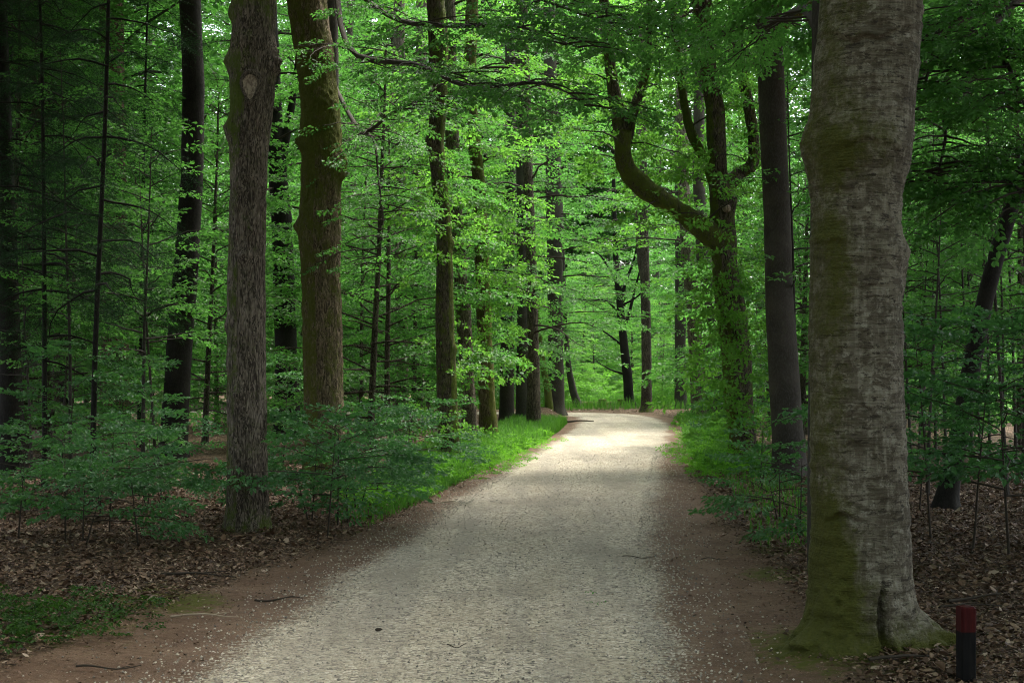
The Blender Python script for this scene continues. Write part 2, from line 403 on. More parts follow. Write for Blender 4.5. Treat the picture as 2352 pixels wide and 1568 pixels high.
def compose(rng, P, D, U, S, temps):
    """sprays with direction D and up U at points P -> verts, faces, var"""
    P, D, U, S = (np.asarray(a, float) for a in (P, D, U, S))
    D /= np.linalg.norm(D, axis=1)[:, None]; W = np.cross(U, D); W /= np.linalg.norm(W, axis=1)[:, None] + 1e-9; U = np.cross(D, W)
    Mx = np.stack([D, W, U], -1) * S[:, None, None]
    which = rng.integers(0, len(temps), len(P)); Vs, Fs, As, n = [], [], [], 0
    for k, tp in enumerate(temps):
        m = which == k
        if not m.any(): continue
        nl, nv = tp.shape[:2]
        V = np.einsum('mij,lvj->mlvi', Mx[m], tp) + P[m][:, None, None, :]
        base = np.arange(m.sum() * nl)[:, None] * nv + n
        if nv == 4: f = base + np.array([[0, 1, 2, 3]])
        else: f = np.concatenate([base + np.array([[0, 1, 2, 3]]), base + np.array([[0, 3, 4, 5]])])
        sv = np.clip(rng.normal(.45, .22, m.sum()), 0, 1)[:, None] + rng.normal(0, .2, (m.sum(), nl))
        As.append(np.repeat(np.clip(sv, 0, 1).ravel(), nv)); Vs.append(V.reshape(-1, 3)); Fs.append(f); n += m.sum() * nl * nv
    return np.concatenate(Vs), np.concatenate(Fs), np.concatenate(As)
class Leaves:
    def __init__(s): s.P, s.D, s.U, s.S = [], [], [], []
    def add(s, p, d, u, sc): s.P.append(p); s.D.append(d); s.U.append(u); s.S.append(sc)
    def mesh(s, rng, name, temps, mat):
        V, Fc, A = compose(rng, s.P, s.D, s.U, s.S, temps)
        return mesh(name, V, [Fc], mat, {'var': A})

def bough(rng, P0, az, length, elev, droop, r0, lv, buf, per_m=7, fan=.38, scale=1.0, k=5, start=.22, ulean=.18, sub=True):
    """one branch with a flat fan of leaf sprays"""
    n = 7; t = np.linspace(0, 1, n)
    d = np.array([math.cos(az), math.sin(az)]); side = np.array([-d[1], d[0], 0])
    wob = np.cumsum(rng.normal(0, .035, n)) * length
    P = np.empty((n, 3))
    P[:, :2] = P0[:2] + d * (t * length)[:, None] * math.cos(elev) + side[:2] * wob[:, None]
    P[:, 2] = P0[2] + math.sin(elev) * t * length - droop * length * t ** 2 + np.cumsum(rng.normal(0, .012, n)) * length
    if buf is not None: buf.add(*tube(P, r0 * (1 - t * .85) + .002, k))
    m = max(2, int(per_m * length))
    for _ in range(m):
        s = start + (1 - start) * rng.uniform(0, 1) ** .8
        p = np.array([np.interp(s, t, P[:, j]) for j in range(3)])
        w = fan * length * (1 - .75 * s) * 1.4 * rng.uniform(-1, 1)
        j = min(int(s * (n - 1)), n - 2); tg = P[j + 1] - P[j]; tg /= np.linalg.norm(tg)
        sg = 1 if w > 0 else -1
        dirn = tg + side * sg * rng.uniform(.2, 1.1) + np.array([0, 0, rng.normal(-.08, .12)])
        q = p + side * w + tg * abs(w) * .6 + np.array([0, 0, rng.normal(0, .03 * length) - abs(w) * .08])
        lv.add(q, dirn, np.array([rng.normal(0, ulean), rng.normal(0, ulean), 1.0]), scale * rng.uniform(.75, 1.25))
        if sub and buf is not None and abs(w) > .15 * length * fan: buf.add(*tube(np.array([p, p * .4 + q * .6 + [0, 0, .01], q]), [r0 * .22, r0 * .15, .0015], 3))
    return P

def trunk_path(rng, H, lean=.03, bend=.02, n=14):
    t = np.linspace(0, 1, n); a = rng.uniform(0, 2 * PI)
    w = np.cumsum(np.cumsum(rng.normal(0, bend, (n, 2)), 0), 0) * H / n * .5
    return np.stack([math.cos(a) * lean * H * t + w[:, 0], math.sin(a) * lean * H * t + w[:, 1], H * t - .1], -1)
def make_tree(seed, H, r0, lo, Rc, nb, per_m, temps, leafmat, bark, scale=1.0, droop=.22, elev=(.05, .5), shape='layer', fan=.38, wood=True, name='tree', lean=.02, stems=1, sub=False, k=9):
    rng = np.random.default_rng(seed); buf = Buf(); lv = Leaves()
    for st in range(stems):
        P = trunk_path(rng, H * (1 if st == 0 else rng.uniform(.6, .9)), lean if st == 0 else .25)
        t = np.linspace(0, 1, len(P)); Hs = P[-1, 2]
        if wood: buf.add(*tube(P, r0 * (1 - .85 * t ** 1.2) * (1 + .5 * np.exp(-t * 30)), k, .06 if r0 > .05 else 0, seed))
        for i in range(nb // stems):
            u = (i + rng.uniform(0, 1)) / (nb // stems); z = lo + (Hs - lo) * u
            if shape == 'layer': pr = (1 - .62 * u ** 1.8) * (.62 + .38 * min(1, u * 5))
            elif shape == 'round': pr = math.sqrt(max(.05, 1 - (2 * u - .85) ** 2 / 1.35))
            else: pr = 1 - .9 * u
            ln = Rc * pr * rng.uniform(.65, 1.15)
            c = np.array([np.interp(z, P[:, 2], P[:, j]) for j in range(3)])
            bough(rng, c, i * 2.4 + rng.uniform(-.5, .5), ln, rng.uniform(*elev) + .35 * u, droop, (r0 * (.34 if r0 > .03 else .5) if shape != 'cone' else .016) * (1 - .6 * u), lv, buf if wood else None, per_m, fan, scale, 5 if r0 > .05 else 4, .06 if shape == 'cone' else .22, sub=sub)
    return (buf.mesh(name + '_trunk', bark, 'moss', True) if wood else None), lv.mesh(rng, name + '_crown', temps, leafmat)

UNDER = [make_tree(100 + i, H, .07, .5, Rc, 46, 7.5, SP_MID, M_BEECH, M_BG, 1.0, .2, (.0, .4), name='young_beech') for i, (H, Rc) in enumerate([(7.5, 2.6), (9, 2.9), (6, 2.4), (8.2, 2.7), (10, 3.0)])]
TALL = [make_tree(200 + i, H, .2, lo, Rc, 104, 5.6, SP_MID, M_BEECH, M_BG, 1.35, .22, (.0, .5), name='tall_beech') for i, (H, lo, Rc) in enumerate([(27, 2.5, 4.4), (30, 4, 5.0), (25, 2, 4.2), (29, 3, 4.8)])]
SAPL = [make_tree(300 + i, H, .011, .28 * H, Rc, nb, 8.0, SP_NEAR, M_TEAL, M_TWIG, .82, .12, (-.05, .3), name='beech_sapling', stems=st, sub=True, lean=.08, k=5)
        for i, (H, Rc, nb, st) in enumerate([(1.0, .80, 9, 1), (1.12, .95, 11, 2), (1.95, .9, 15, 1), (.85, .75, 8, 2), (1.22, 1.05, 11, 1)])]
POLE = [make_tree(330 + i, H, .028, .35 * H, 1.0, 20, 6, SP_MID, M_BEECH, M_DARK, .7, .1, (0, .4), name='pole_sapling', lean=.05, k=6) for i, H in enumerate([5.5, 6.5, 4.6])]
CROWN = [make_tree(400 + i, 9.5, .16, 0.3, Rc, 74, 6.5, SP_BIG, M_BEECH, M_DARK, 1.1, .15, (.05, .6), 'round', name='high_crown') for i, Rc in enumerate([5.0, 4.4, 5.4])]
SPRUCE = [make_tree(500 + i, H, r, lo, Rc, nb, 15, SP_SPR, M_NEEDLE, M_BLACK, 1.0, .45, (-.1, .25), 'cone', .30, name='spruce', lean=.01) for i, (H, r, lo, Rc, nb) in enumerate([(13, .155, 2.6, 2.5, 80), (11, .034, 1.6, 1.3, 56), (12, .036, 2.4, 1.5, 56)])]

# ------------------------------------------------------------------ landmark trunks
def ring_trunk(keys, Y, seg, dz, top, seed, rough=.05, ridge=0., ridge_k=9., flare=.25, fz=.18, knobs=(), taper=.45, moss=None, lean_y=0., wrinkle=0., drift=0., folds=(), grooves=(), smk=.10):
    """level rings through outlines read as (row, left, right) at depth Y"""
    ks = sorted([(gz(py, Y), gx((a + b) / 2, Y), (b - a) / 2 / F * Y) for py, a, b in keys])
    z_, x_, r_ = (np.array(c) for c in zip(*ks))
    if top > z_[-1] + .5:
        sl = (x_[-1] - x_[-3]) / max(z_[-1] - z_[-3], .5) if len(z_) > 2 else 0
        z_ = np.append(z_, top); x_ = np.append(x_, x_[-1] + np.clip(sl, -.12, .12) * (top - z_[-2]) + drift); r_ = np.append(r_, r_[-1] * taper)
    bz = ghs(x_[0], Y)
    z = np.arange(bz - .25, top, dz)
    def sm(v):
        f = np.interp(z, z_, v); kk = max(1, int(smk / dz)); ker = np.hanning(2 * kk + 3); ker /= ker.sum()
        return np.convolve(np.pad(f, kk + 1, 'edge'), ker, 'valid')
    cx, r = sm(x_), sm(r_)
    th = np.arange(seg) * 2 * PI / seg + PI / 2
    c, s = np.cos(th)[None], np.sin(th)[None]
    zz = z[:, None] + 0 * c
    q = np.stack([c * r[:, None], s * r[:, None], zz], -1)
    d = rough * vnoise(q * np.array([2.2, 2.2, 1.4]), seed) + rough * .5 * vnoise(q * np.array([5, 5, 4]), seed + 1)
    if ridge:
        w = q * np.array([ridge_k, ridge_k, 2.4]) + .6 * np.stack([vnoise(q * 5, seed + 5), vnoise(q * 5, seed + 6), 0 * zz], -1)
        d = d + ridge * (.5 - 1.3 * np.abs(vnoise(w * 1.6, seed + 2))) + ridge * .4 * vnoise(q * np.array([ridge_k * 5, ridge_k * 5, 14]), seed + 3)
    if wrinkle:
        w = q * np.array([2.5, 2.5, 21]) + .8 * vnoise(q * 3, seed + 7)[..., None]
        d = d + wrinkle * (np.clip(vnoise(w, seed + 8), 0, 1) - .6 * np.abs(vnoise(w * np.array([2, 2, 2.3]), seed + 9)))
        d = d - wrinkle * 3.2 * np.clip(vnoise(q * np.array([7, 7, 11]), seed + 10) - .62, 0, 1)
    hgt = np.clip(zz - bz, 0, None)
    lob = .55 + .45 * np.cos(th * 5 + seed)[None] * np.cos(th * 2 + seed * 2)[None]
    d = d + flare * np.exp(-hgt / fz) * lob
    rr = r[:, None] * (1 + d)
    for (kz, ka, size, amp) in knobs:
        da = (th - math.radians(ka) + PI) % (2 * PI) - PI
        g = np.exp(-((da[None] * r[:, None]) / size) ** 2 - ((zz - kz) / size) ** 2)
        rr = rr + 1.15 * amp * g * (1 + .5 * vnoise(q * 22, seed + 4))
    for (kz, ka, wid, hei, amp, curve) in folds:                     # a lip with a shadowed slot below it
        da = (th - math.radians(ka) + PI) % (2 * PI) - PI
        arc = da[None] * r[:, None]; zc = kz + curve * arc ** 2 / wid + .02 * vnoise(np.stack([arc * 14, zz * 0, zz * 0], -1), seed + 12)
        e = np.exp(-(arc / wid) ** 4)
        rr = rr + amp * e * (np.exp(-((zz - zc - hei * .6) / hei) ** 2) - 1.2 * np.exp(-((zz - zc + hei * .5) / (hei * .6)) ** 2))
    for (ga, h1, wid, dep) in grooves:
        da = (th - math.radians(ga) + PI) % (2 * PI) - PI; arc = da[None] * r[:, None] + .02 * np.sin(hgt * 9)
        g = sstep(h1 - hgt, 0, h1 * .45) * (.7 + .3 * sstep(hgt, 0, .1)); ww = wid * (.35 + .65 * sstep(h1 - hgt, 0, h1))
        rr = rr - dep * g * np.exp(-(arc / ww) ** 4) + dep * .12 * g * np.exp(-((np.abs(arc) - ww * 1.6) / (ww * .7)) ** 2)
    V = np.stack([cx[:, None] + rr * c, Y + lean_y * hgt + rr * s, zz], -1)
    n = len(z); ii = np.arange(n * seg).reshape(n, seg); nx = np.roll(ii, -1, 1)
    Q = np.stack([ii[:-1], nx[:-1], nx[1:], ii[1:]], -1).reshape(-1, 4)
    A = np.zeros(zz.shape) if moss is None else moss(zz - bz, np.degrees(th)[None] % 360, q)
    top_pt = np.array([cx[-1], Y + lean_y * (top - bz), z[-1]])
    return V.reshape(-1, 3), Q, np.broadcast_to(A, zz.shape).ravel(), np.array([x_[0], Y, bz]), top_pt

class Trunk: pass
def tree(name, label, keys, Y, mat, seg=28, dz=.05, top=14, seed=1, crown=None, crown_off=(0, 0), crown_sc=1., crown_drop=2.0, cat='tree', group=None, **kw):
    V, Q, A, base, tp = ring_trunk(keys, Y, seg, dz, top, seed, **kw)
    t = thing(name, label, cat, tuple(base), group=group)
    link('trunk', mesh('trunk', V - base, [Q], mat, {'moss': A}, True), t)
    if crown is not None and (Y < 23 or gx(keys[0][1], Y) < -4):
        w, l = CROWN[crown % len(CROWN)]
        p = tp - base + np.array([crown_off[0] * .0, crown_off[1] * .0, -crown_drop]); rz = seed * 1.7
        link('limbs', w, t, tuple(p), rz, crown_sc); link('crown', l, t, tuple(p + np.array([crown_off[0], crown_off[1], 0])), rz, crown_sc)  # unseen high crowns added as shade, shifted aside to steer the light
    t['_'] = 0; del t['_']
    o = Trunk(); o.t, o.base, o.top = t, base, tp
    return o

deg = lambda a, b: np.abs((a - b + 180) % 360 - 180)
# big grey beech (right foreground)
def moss_big(h, a, q):
    base = .95 * np.exp(-(deg(a, 225) / 46) ** 2) * sstep(1.15 - h, 0, .9)
    left = .62 * sstep(82 - deg(a, 190), 0, 50)  # mossy film, which also paints the left side darker in place of shade
    band = .62 * np.exp(-((h - 2.95) / .22) ** 2) * np.exp(-(deg(a, 262) / 50) ** 2) + .35 * np.exp(-((h - 2.3) / .3) ** 2) * np.exp(-(deg(a, 250) / 40) ** 2)
    foot = .9 * np.exp(-h / .09)
    rt = .6 * np.exp(-h / .12) * np.exp(-(deg(a, 330) / 40) ** 2) * 1.6
    return np.clip(base + left + band + foot + rt, 0, 1.1)
big = tree('old_beech_tree', 'massive grey beech with wrinkled bark and mossy foot beside the path, right foreground',
     [(1505, 1800, 2165), (1485, 1816, 2146), (1465, 1830, 2128), (1440, 1841, 2115), (1400, 1849, 2105), (1330, 1856, 2095), (1200, 1860, 2088), (1000, 1865, 2079), (850, 1864, 2071), (700, 1862, 2067),
      (600, 1863, 2078), (570, 1862, 2080), (520, 1864, 2068), (440, 1862, 2075), (370, 1853, 2094), (320, 1848, 2101), (270, 1858, 2098), (200, 1868, 2100), (100, 1876, 2108), (0, 1884, 2116), (-120, 1890, 2120)], 8.5,
     M_BIG, 168, .012, 15, 21, crown=0, crown_off=(4.0, -.5), crown_sc=1.1, crown_drop=6.5, rough=.045, flare=.10, fz=.10, wrinkle=.045, moss=moss_big, grooves=[(-82, .46, .026, .13)], smk=.05,
     knobs=[(gz(585, 8.5), -12, .07, .012), (gz(350, 8.5), 180, .12, .02), (gz(1350, 8.5), 255, .25, .03), (.0, -22, .17, .15), (-.02, 205, .16, .13), (.0, 247, .14, .10), (.0, -62, .12, .07), (.12, -28, .16, .04), (.14, 215, .18, .035)],
     folds=[(gz(1170, 8.5), 238, .11, .022, .024, -.22), (gz(110, 8.5), 255, .20, .028, .020, .2), (gz(340, 8.5), 262, .22, .03, .012, -.3), (gz(930, 8.5), 262, .06, .014, .014, -.2), (gz(880, 8.5), 280, .05, .012, .012, -.2), (gz(1010, 8.5), 250, .05, .014, .014, -.15), (gz(1090, 8.5), 285, .06, .012, .010, .2), (gz(760, 8.5), 255, .09, .014, .010, .1), (gz(660, 8.5), 275, .12, .016, .010, .2), (gz(1290, 8.5), 270, .07, .014, .010, -.2), (gz(560, 8.5), 230, .15, .02, .010, .2)])
knobby_moss = lambda h, a, q: .20 + .45 * np.exp(-((h - 5.6) / .5) ** 2) + .35 * np.exp(-((h - 4.2) / .3) ** 2) * (deg(a, 180) < 80) + .3 * np.exp(-h / .12) + .2 * (deg(a, 190) < 60)
Yk = 14.0
kn = tree('oak_tree', 'knobby grey-brown oak with an oval cut scar high on its trunk, left of path',
     [(1240, 508, 630), (1200, 518, 620), (1130, 524, 613), (1000, 524, 612), (850, 522, 610), (700, 521, 609), (560, 525, 610), (450, 527, 612), (330, 528, 618), (230, 531, 629), (150, 527, 632), (60, 533, 632), (-60, 536, 636)], Yk,
     M_OAK, 120, .015, 13, 5, crown=1, crown_off=(.6, 2.2), crown_drop=4, rough=.05, ridge=.055, ridge_k=12, flare=.10, moss=knobby_moss,
     knobs=[(gz(300, Yk), 185, .10, .055), (gz(140, Yk), 182, .09, .05), (gz(145, Yk), -5, .12, .06), (gz(590, Yk), -85, .07, .035), (gz(905, Yk), -105, .06, .05), (gz(935, Yk), -98, .05, .03), (gz(430, Yk), -25, .05, .02),
            (gz(475, Yk), 240, .05, .03), (gz(750, Yk), 180, .06, .03), (gz(100, Yk), 250, .12, .03), (gz(30, Yk), 178, .1, .04), (gz(1010, Yk), -30, .05, .02)])
# oval pruning scar: a flat disc with a callus ring
cb_ = Buf(); n = 26; a = np.arange(n) * 2 * PI / n
sh = np.stack([np.cos(a) * .078 * (1 - .35 * np.clip(-np.sin(a), 0, 1) ** 1.5), np.zeros(n), np.sin(a) * .105 - .055 * np.clip(-np.sin(a), 0, 1) ** 3], -1)
rings = [sh * s_ + [0, y_, -.03 * (1 - s_)] for s_, y_ in ((1.45, .06), (1.32, -.004), (1.12, -.022), (.92, -.004), (.55, .002), (.25, .006), (.02, .004))]
ii = np.arange(7 * n).reshape(7, n); nx = np.roll(ii, -1, 1)
cb_.add(np.concatenate(rings), np.stack([ii[:-1], nx[:-1], nx[1:], ii[1:]], -1).reshape(-1, 4))
s = NT('cut_wood'); M_SCAR = s.out(s.mix(s.range(s.noise(s.coord((1, 1, .5)), 45, 6, .75), .42, .6), (.17, .13, .098), (.40, .325, .245)), .85)
sc_o = link('cut_scar', cb_.mesh('cut_scar', [M_SCAR, M_OAK], 'moss', True), kn.t, (gx(585, Yk) - kn.base[0], -.242, gz(205, Yk) - kn.base[2]))
tag(sc_o, 'oval pale pruning scar')
sc_o.data.polygons.foreach_set('material_index', np.repeat([1, 1, 1, 0, 0, 0], n).astype(np.int32))

Ym = 21.2
tree('oak_tree', 'thick moss-coated brown oak standing right of the knobby oak with the cut scar',
     [(1110, 688, 812), (1060, 699, 797), (1000, 700, 792), (880, 697, 788), (700, 694, 785), (600, 692, 780), (520, 687, 781), (430, 692, 783), (370, 691, 787), (320, 687, 783), (240, 692, 778), (150, 680, 770), (60, 668, 757), (-40, 658, 747)], Ym,
     M_OAKMOSS, 110, .02, 15, 31, crown=2, crown_off=(-2.5, 1), crown_drop=3, rough=.06, ridge=.06, ridge_k=8, flare=.12,
     moss=lambda h, a, q: .25 + .45 * np.exp(-((h - 5.3) / .9) ** 2) + .25 * (deg(a, 190) < 70) + .1 * np.exp(-h / .3),
     knobs=[(gz(375, Ym), -5, .15, .06), (gz(400, Ym), -12, .10, .05), (gz(325, Ym), 186, .10, .06), (gz(520, Ym), 184, .10, .06), (gz(240, Ym), -70, .2, .05), (gz(340, Ym), 220, .09, .05)])
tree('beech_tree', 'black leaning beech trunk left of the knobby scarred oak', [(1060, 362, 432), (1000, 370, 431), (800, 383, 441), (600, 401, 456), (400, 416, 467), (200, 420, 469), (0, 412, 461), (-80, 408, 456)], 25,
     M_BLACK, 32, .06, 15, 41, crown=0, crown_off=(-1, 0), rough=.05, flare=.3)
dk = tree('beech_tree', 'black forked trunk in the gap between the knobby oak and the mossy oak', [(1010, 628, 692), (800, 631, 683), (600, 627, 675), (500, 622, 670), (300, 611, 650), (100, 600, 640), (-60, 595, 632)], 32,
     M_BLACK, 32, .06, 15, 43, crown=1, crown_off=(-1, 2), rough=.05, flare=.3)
def limb(t, base, Y, pts, mat, seed, k=12, dY=0., n=30, rough=.09, name='branch', moss=0., wsc=1.):
    """branch through (col, row, width) outlines; depth drifts by dY along it"""
    pts = np.array(pts, float); m = len(pts); Yv = Y + np.linspace(0, dY, m)
    P = np.stack([(pts[:, 0] - CX) / F * Yv, Yv, CH + (HY - pts[:, 1]) / F * Yv], -1); r = wsc * pts[:, 2] / 2 / F * Yv
    C = catmull(np.concatenate([P, r[:, None]], 1), n)
    V, Q = tube(C[:, :3], np.maximum(C[:, 3], .004), k, rough, seed)
    up = np.zeros(len(V)) + moss
    return link(name, mesh(name, V - base, [Q], mat, {'moss': up}, True), t), C
limb(dk.t, dk.base, 32, [(650, 400, 18), (655, 330, 20), (672, 230, 17), (684, 150, 15), (700, 40, 13), (712, -60, 10)], M_BLACK, 3)
limb(dk.t, dk.base, 32, [(655, 370, 12), (690, 340, 9), (705, 325, 6)], M_BLACK, 4)
tree('pine_tree', 'reddish-brown pine trunk glimpsed behind spruce branches at far left', [(985, 226, 300), (900, 230, 296), (600, 235, 291), (300, 232, 288), (0, 228, 282), (-100, 228, 280)], 33,
     M_PINE, 40, .05, 15, 51, crown=2, crown_off=(-2, 0), rough=.03, ridge=.05, ridge_k=8, flare=.15)

Yt = 24
mA = tree('oak_tree', 'slender dark oak nearest the bright left verge with leafy shoots on its trunk', [(1075, 1006, 1060), (1020, 1009, 1055), (900, 1003, 1049), (780, 1000, 1045), (700, 1001, 1042), (560, 1003, 1039), (450, 995, 1030), (330, 982, 1020), (240, 988, 1026), (100, 985, 1029), (-60, 976, 1016)], Yt,
     M_OAKDARK, 64, .03, 13, 61, crown=1, crown_off=(-3, 1), crown_drop=4, rough=.06, ridge=.06, ridge_k=10, flare=.2, moss=lambda h, a, q: .25 + .3 * (deg(a, 0) < 60), knobs=[(gz(320, Yt), 185, .1, .05), (gz(800, Yt), 0, .08, .03), (gz(560, Yt), 10, .09, .03)])
Yt2 = 30.5
mB = tree('oak_tree', 'greyish oak trunk half hidden behind the slender dark verge oak', [(1015, 1062, 1100), (900, 1056, 1092), (830, 1054, 1088), (700, 1046, 1080), (560, 1036, 1068), (400, 1024, 1056), (200, 1022, 1050), (-60, 1020, 1045)], Yt2,
     M_OAK, 48, .04, 14, 63, crown=2, crown_off=(-3, 2), rough=.09, ridge=.06, ridge_k=8, flare=.15, moss=lambda h, a, q: .12 + 0 * h)
mC = tree('oak_tree', 'bent oak with a sunlit mossy right side, third trunk back along the left verge', [(1015, 1100, 1145), (900, 1100, 1136), (780, 1096, 1130), (700, 1094, 1128), (560, 1090, 1122), (420, 1086, 1114), (330, 1074, 1104), (240, 1062, 1094), (150, 1064, 1094), (-60, 1075, 1100)], Yt2 + .5,
     M_OAKMOSS, 48, .04, 14, 65, crown=0, crown_off=(-2.5, 2), rough=.10, ridge=.05, ridge_k=8, flare=.15, moss=lambda h, a, q: .3 + .3 * (deg(a, 0) < 70))
bo = tree('oak_tree', 'brown oak trunk straight behind the left bend of the path beside a darker trunk', [(990, 1208, 1244), (800, 1212, 1238), (600, 1208, 1232), (400, 1200, 1224), (-60, 1190, 1210)], 37,
     M_OAKDARK, 36, .06, 15, 67, crown=1, crown_off=(-2, 2), rough=.06, ridge=.05, flare=.1)
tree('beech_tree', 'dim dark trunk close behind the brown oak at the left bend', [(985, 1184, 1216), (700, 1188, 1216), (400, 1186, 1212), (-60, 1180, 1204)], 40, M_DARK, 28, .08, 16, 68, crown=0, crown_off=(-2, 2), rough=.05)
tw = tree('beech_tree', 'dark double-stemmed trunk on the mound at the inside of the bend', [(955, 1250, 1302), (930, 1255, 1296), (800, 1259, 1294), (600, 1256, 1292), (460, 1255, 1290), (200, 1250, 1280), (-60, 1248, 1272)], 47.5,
     M_DARK, 36, .07, 18, 71, crown=2, crown_off=(-2, 0), rough=.07, flare=.25, moss=lambda h, a, q: .25 + 0 * h)
limb(tw.t, tw.base, 47, [(1262, 955, 22), (1258, 900, 18), (1248, 840, 14), (1238, 760, 12), (1230, 640, 9)], M_BG, 9, name='stem', moss=.6)
tree('beech_tree', 'thin stem leaning left beyond the bend, its foot swept to the right', [(938, 1318, 1342), (900, 1308, 1326), (850, 1300, 1314), (780, 1294, 1306), (640, 1288, 1299), (400, 1280, 1290)], 58, M_DARK, 16, .12, 13, 72, rough=.05, flare=.1)
db = tree('beech_tree', 'dim broad trunk in the shade behind the mossy bent verge oak', [(990, 1146, 1182), (700, 1150, 1180), (640, 1155, 1180), (400, 1160, 1186), (-60, 1160, 1180)], 43, M_DARK, 28, .08, 17, 73, crown=1, crown_off=(-2, 1), rough=.05)
pf = tree('oak_tree', 'pale far trunk among leaves between the mossy oak and the slender verge oak', [(955, 906, 940), (700, 908, 936), (400, 905, 930), (200, 900, 930), (-60, 905, 930)], 44, M_OAK, 28, .08, 17, 74, crown=2, crown_off=(-1, 2), rough=.05, ridge=.04)
tree('oak_tree', 'grey far trunk with lighter bark just right of the pale far trunk', [(955, 945, 972), (700, 945, 970), (400, 948, 970), (100, 955, 980), (-60, 958, 980)], 49, M_BG, 24, .1, 17, 75, crown=0, crown_off=(-1, 2), rough=.05)

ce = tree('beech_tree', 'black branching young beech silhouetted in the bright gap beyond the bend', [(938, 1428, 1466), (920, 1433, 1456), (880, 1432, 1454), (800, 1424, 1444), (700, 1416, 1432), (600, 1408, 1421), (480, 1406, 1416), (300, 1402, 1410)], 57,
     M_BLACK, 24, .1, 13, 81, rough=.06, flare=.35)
for pts in ([(1432, 760, 9), (1450, 700, 7), (1462, 650, 5), (1475, 600, 3)], [(1424, 690, 9), (1440, 640, 7), (1458, 590, 5), (1466, 530, 3)], [(1420, 660, 7), (1395, 610, 5), (1370, 580, 3), (1330, 570, 2)],
            [(1424, 720, 6), (1390, 690, 4), (1350, 690, 3), (1310, 680, 2)], [(1436, 800, 6), (1400, 770, 4), (1365, 750, 3), (1320, 735, 2)], [(1440, 860, 7), (1405, 850, 4), (1370, 830, 2)], [(1430, 700, 6), (1465, 680, 4), (1500, 640, 2)]):
    limb(ce.t, ce.base, 57, pts, M_BLACK, 5, 7, n=14)
sm_ = tree('beech_tree', 'smooth grey-brown straight trunk right of the black branching beech at the bend', [(950, 1466, 1502), (935, 1472, 1498), (850, 1474, 1497), (700, 1472, 1494), (600, 1470, 1491), (480, 1470, 1488), (200, 1468, 1484), (-60, 1466, 1480)], 51.5,
     M_BG, 30, .08, 18, 83, rough=.03, flare=.2, crown=1, crown_off=(3, 2), moss=lambda h, a, q: .6 * np.exp(-h / .3))
limb(sm_.t, sm_.base, 51.5, [(1478, 650, 12), (1468, 590, 10), (1462, 500, 8), (1450, 400, 6)], M_BG, 6)
ds = tree('oak_tree', 'dark straight far trunk left of the tan oak at the bend', [(935, 1549, 1578), (800, 1550, 1575), (600, 1551, 1575), (300, 1550, 1572), (-60, 1550, 1570)], 56, M_DARK, 24, .1, 17, 84, rough=.05, crown=0, crown_off=(2, 0))
to = tree('oak_tree', 'tan sunlit oak trunk behind the right verge', [(975, 1590, 1626), (850, 1584, 1616), (720, 1578, 1610), (560, 1562, 1592), (400, 1555, 1582), (-60, 1550, 1575)], 42, M_OAK, 36, .07, 16, 85, crown=1, crown_off=(3, 1), rough=.05, ridge=.05, flare=.1)
tree('oak_snag', 'broken-topped stump-like trunk standing right of the tan oak', [(975, 1616, 1648), (850, 1613, 1642), (790, 1612, 1640), (762, 1616, 1640)], 43, M_OAK, 36, .04, gz(764, 43), 86, rough=.08, ridge=.06, flare=.1)
tree('oak_tree', 'dim broad trunk directly behind the twisted oak', [(985, 1640, 1680), (800, 1638, 1674), (600, 1600, 1636), (400, 1590, 1616), (-60, 1600, 1622)], 38, M_DARK, 32, .07, 16, 87, rough=.05, crown=2, crown_off=(3, 1))
sl = tree('beech_tree', 'slim straight black-brown beech between twisted oak and big grey beech', [(1100, 1772, 1862), (1060, 1774, 1852), (1000, 1774, 1846), (900, 1768, 1838), (700, 1758, 1823), (500, 1755, 1816), (300, 1745, 1806), (100, 1738, 1798), (-80, 1730, 1792)], 21.5,
     M_DARK, 48, .04, 15, 89, crown=0, crown_off=(4.5, 1), rough=.025, flare=.15, moss=lambda h, a, q: .12 + 0 * h)
tree('oak_tree', 'far dim trunk just right of the slim black-brown beech foot', [(940, 1735, 1757), (600, 1737, 1757), (300, 1740, 1758), (-60, 1742, 1758)], 52, M_BG, 24, .1, 17, 90, rough=.04, crown=1, crown_off=(3, 1))
limb(sl.t, sl.base, 21.5, [(1742, 150, 18), (1722, 132, 15), (1690, 102, 13), (1652, 64, 11), (1630, 40, 9), (1596, 22, 6), (1560, 50, 4)], M_BG, 61, 10, n=26)
limb(sl.t, sl.base, 21.5, [(1795, 60, 26), (1812, 46, 24), (1838, 26, 22), (1875, 4, 20), (1920, -30, 18)], M_OAKMOSS, 62, 12, n=20, moss=.5)
rl = tree('beech_tree', 'dark trunk leaning right in the gloom right of the big grey beech', [(1180, 2140, 2208), (1150, 2146, 2200), (1100, 2160, 2206), (1000, 2182, 2226), (850, 2208, 2252), (700, 2240, 2280), (600, 2266, 2304), (450, 2312, 2348), (300, 2360, 2394), (0, 2440, 2470)], 16.7,
     M_BLACK, 36, .04, 9, 91, crown=2, crown_drop=1.5, rough=.05, flare=.25)
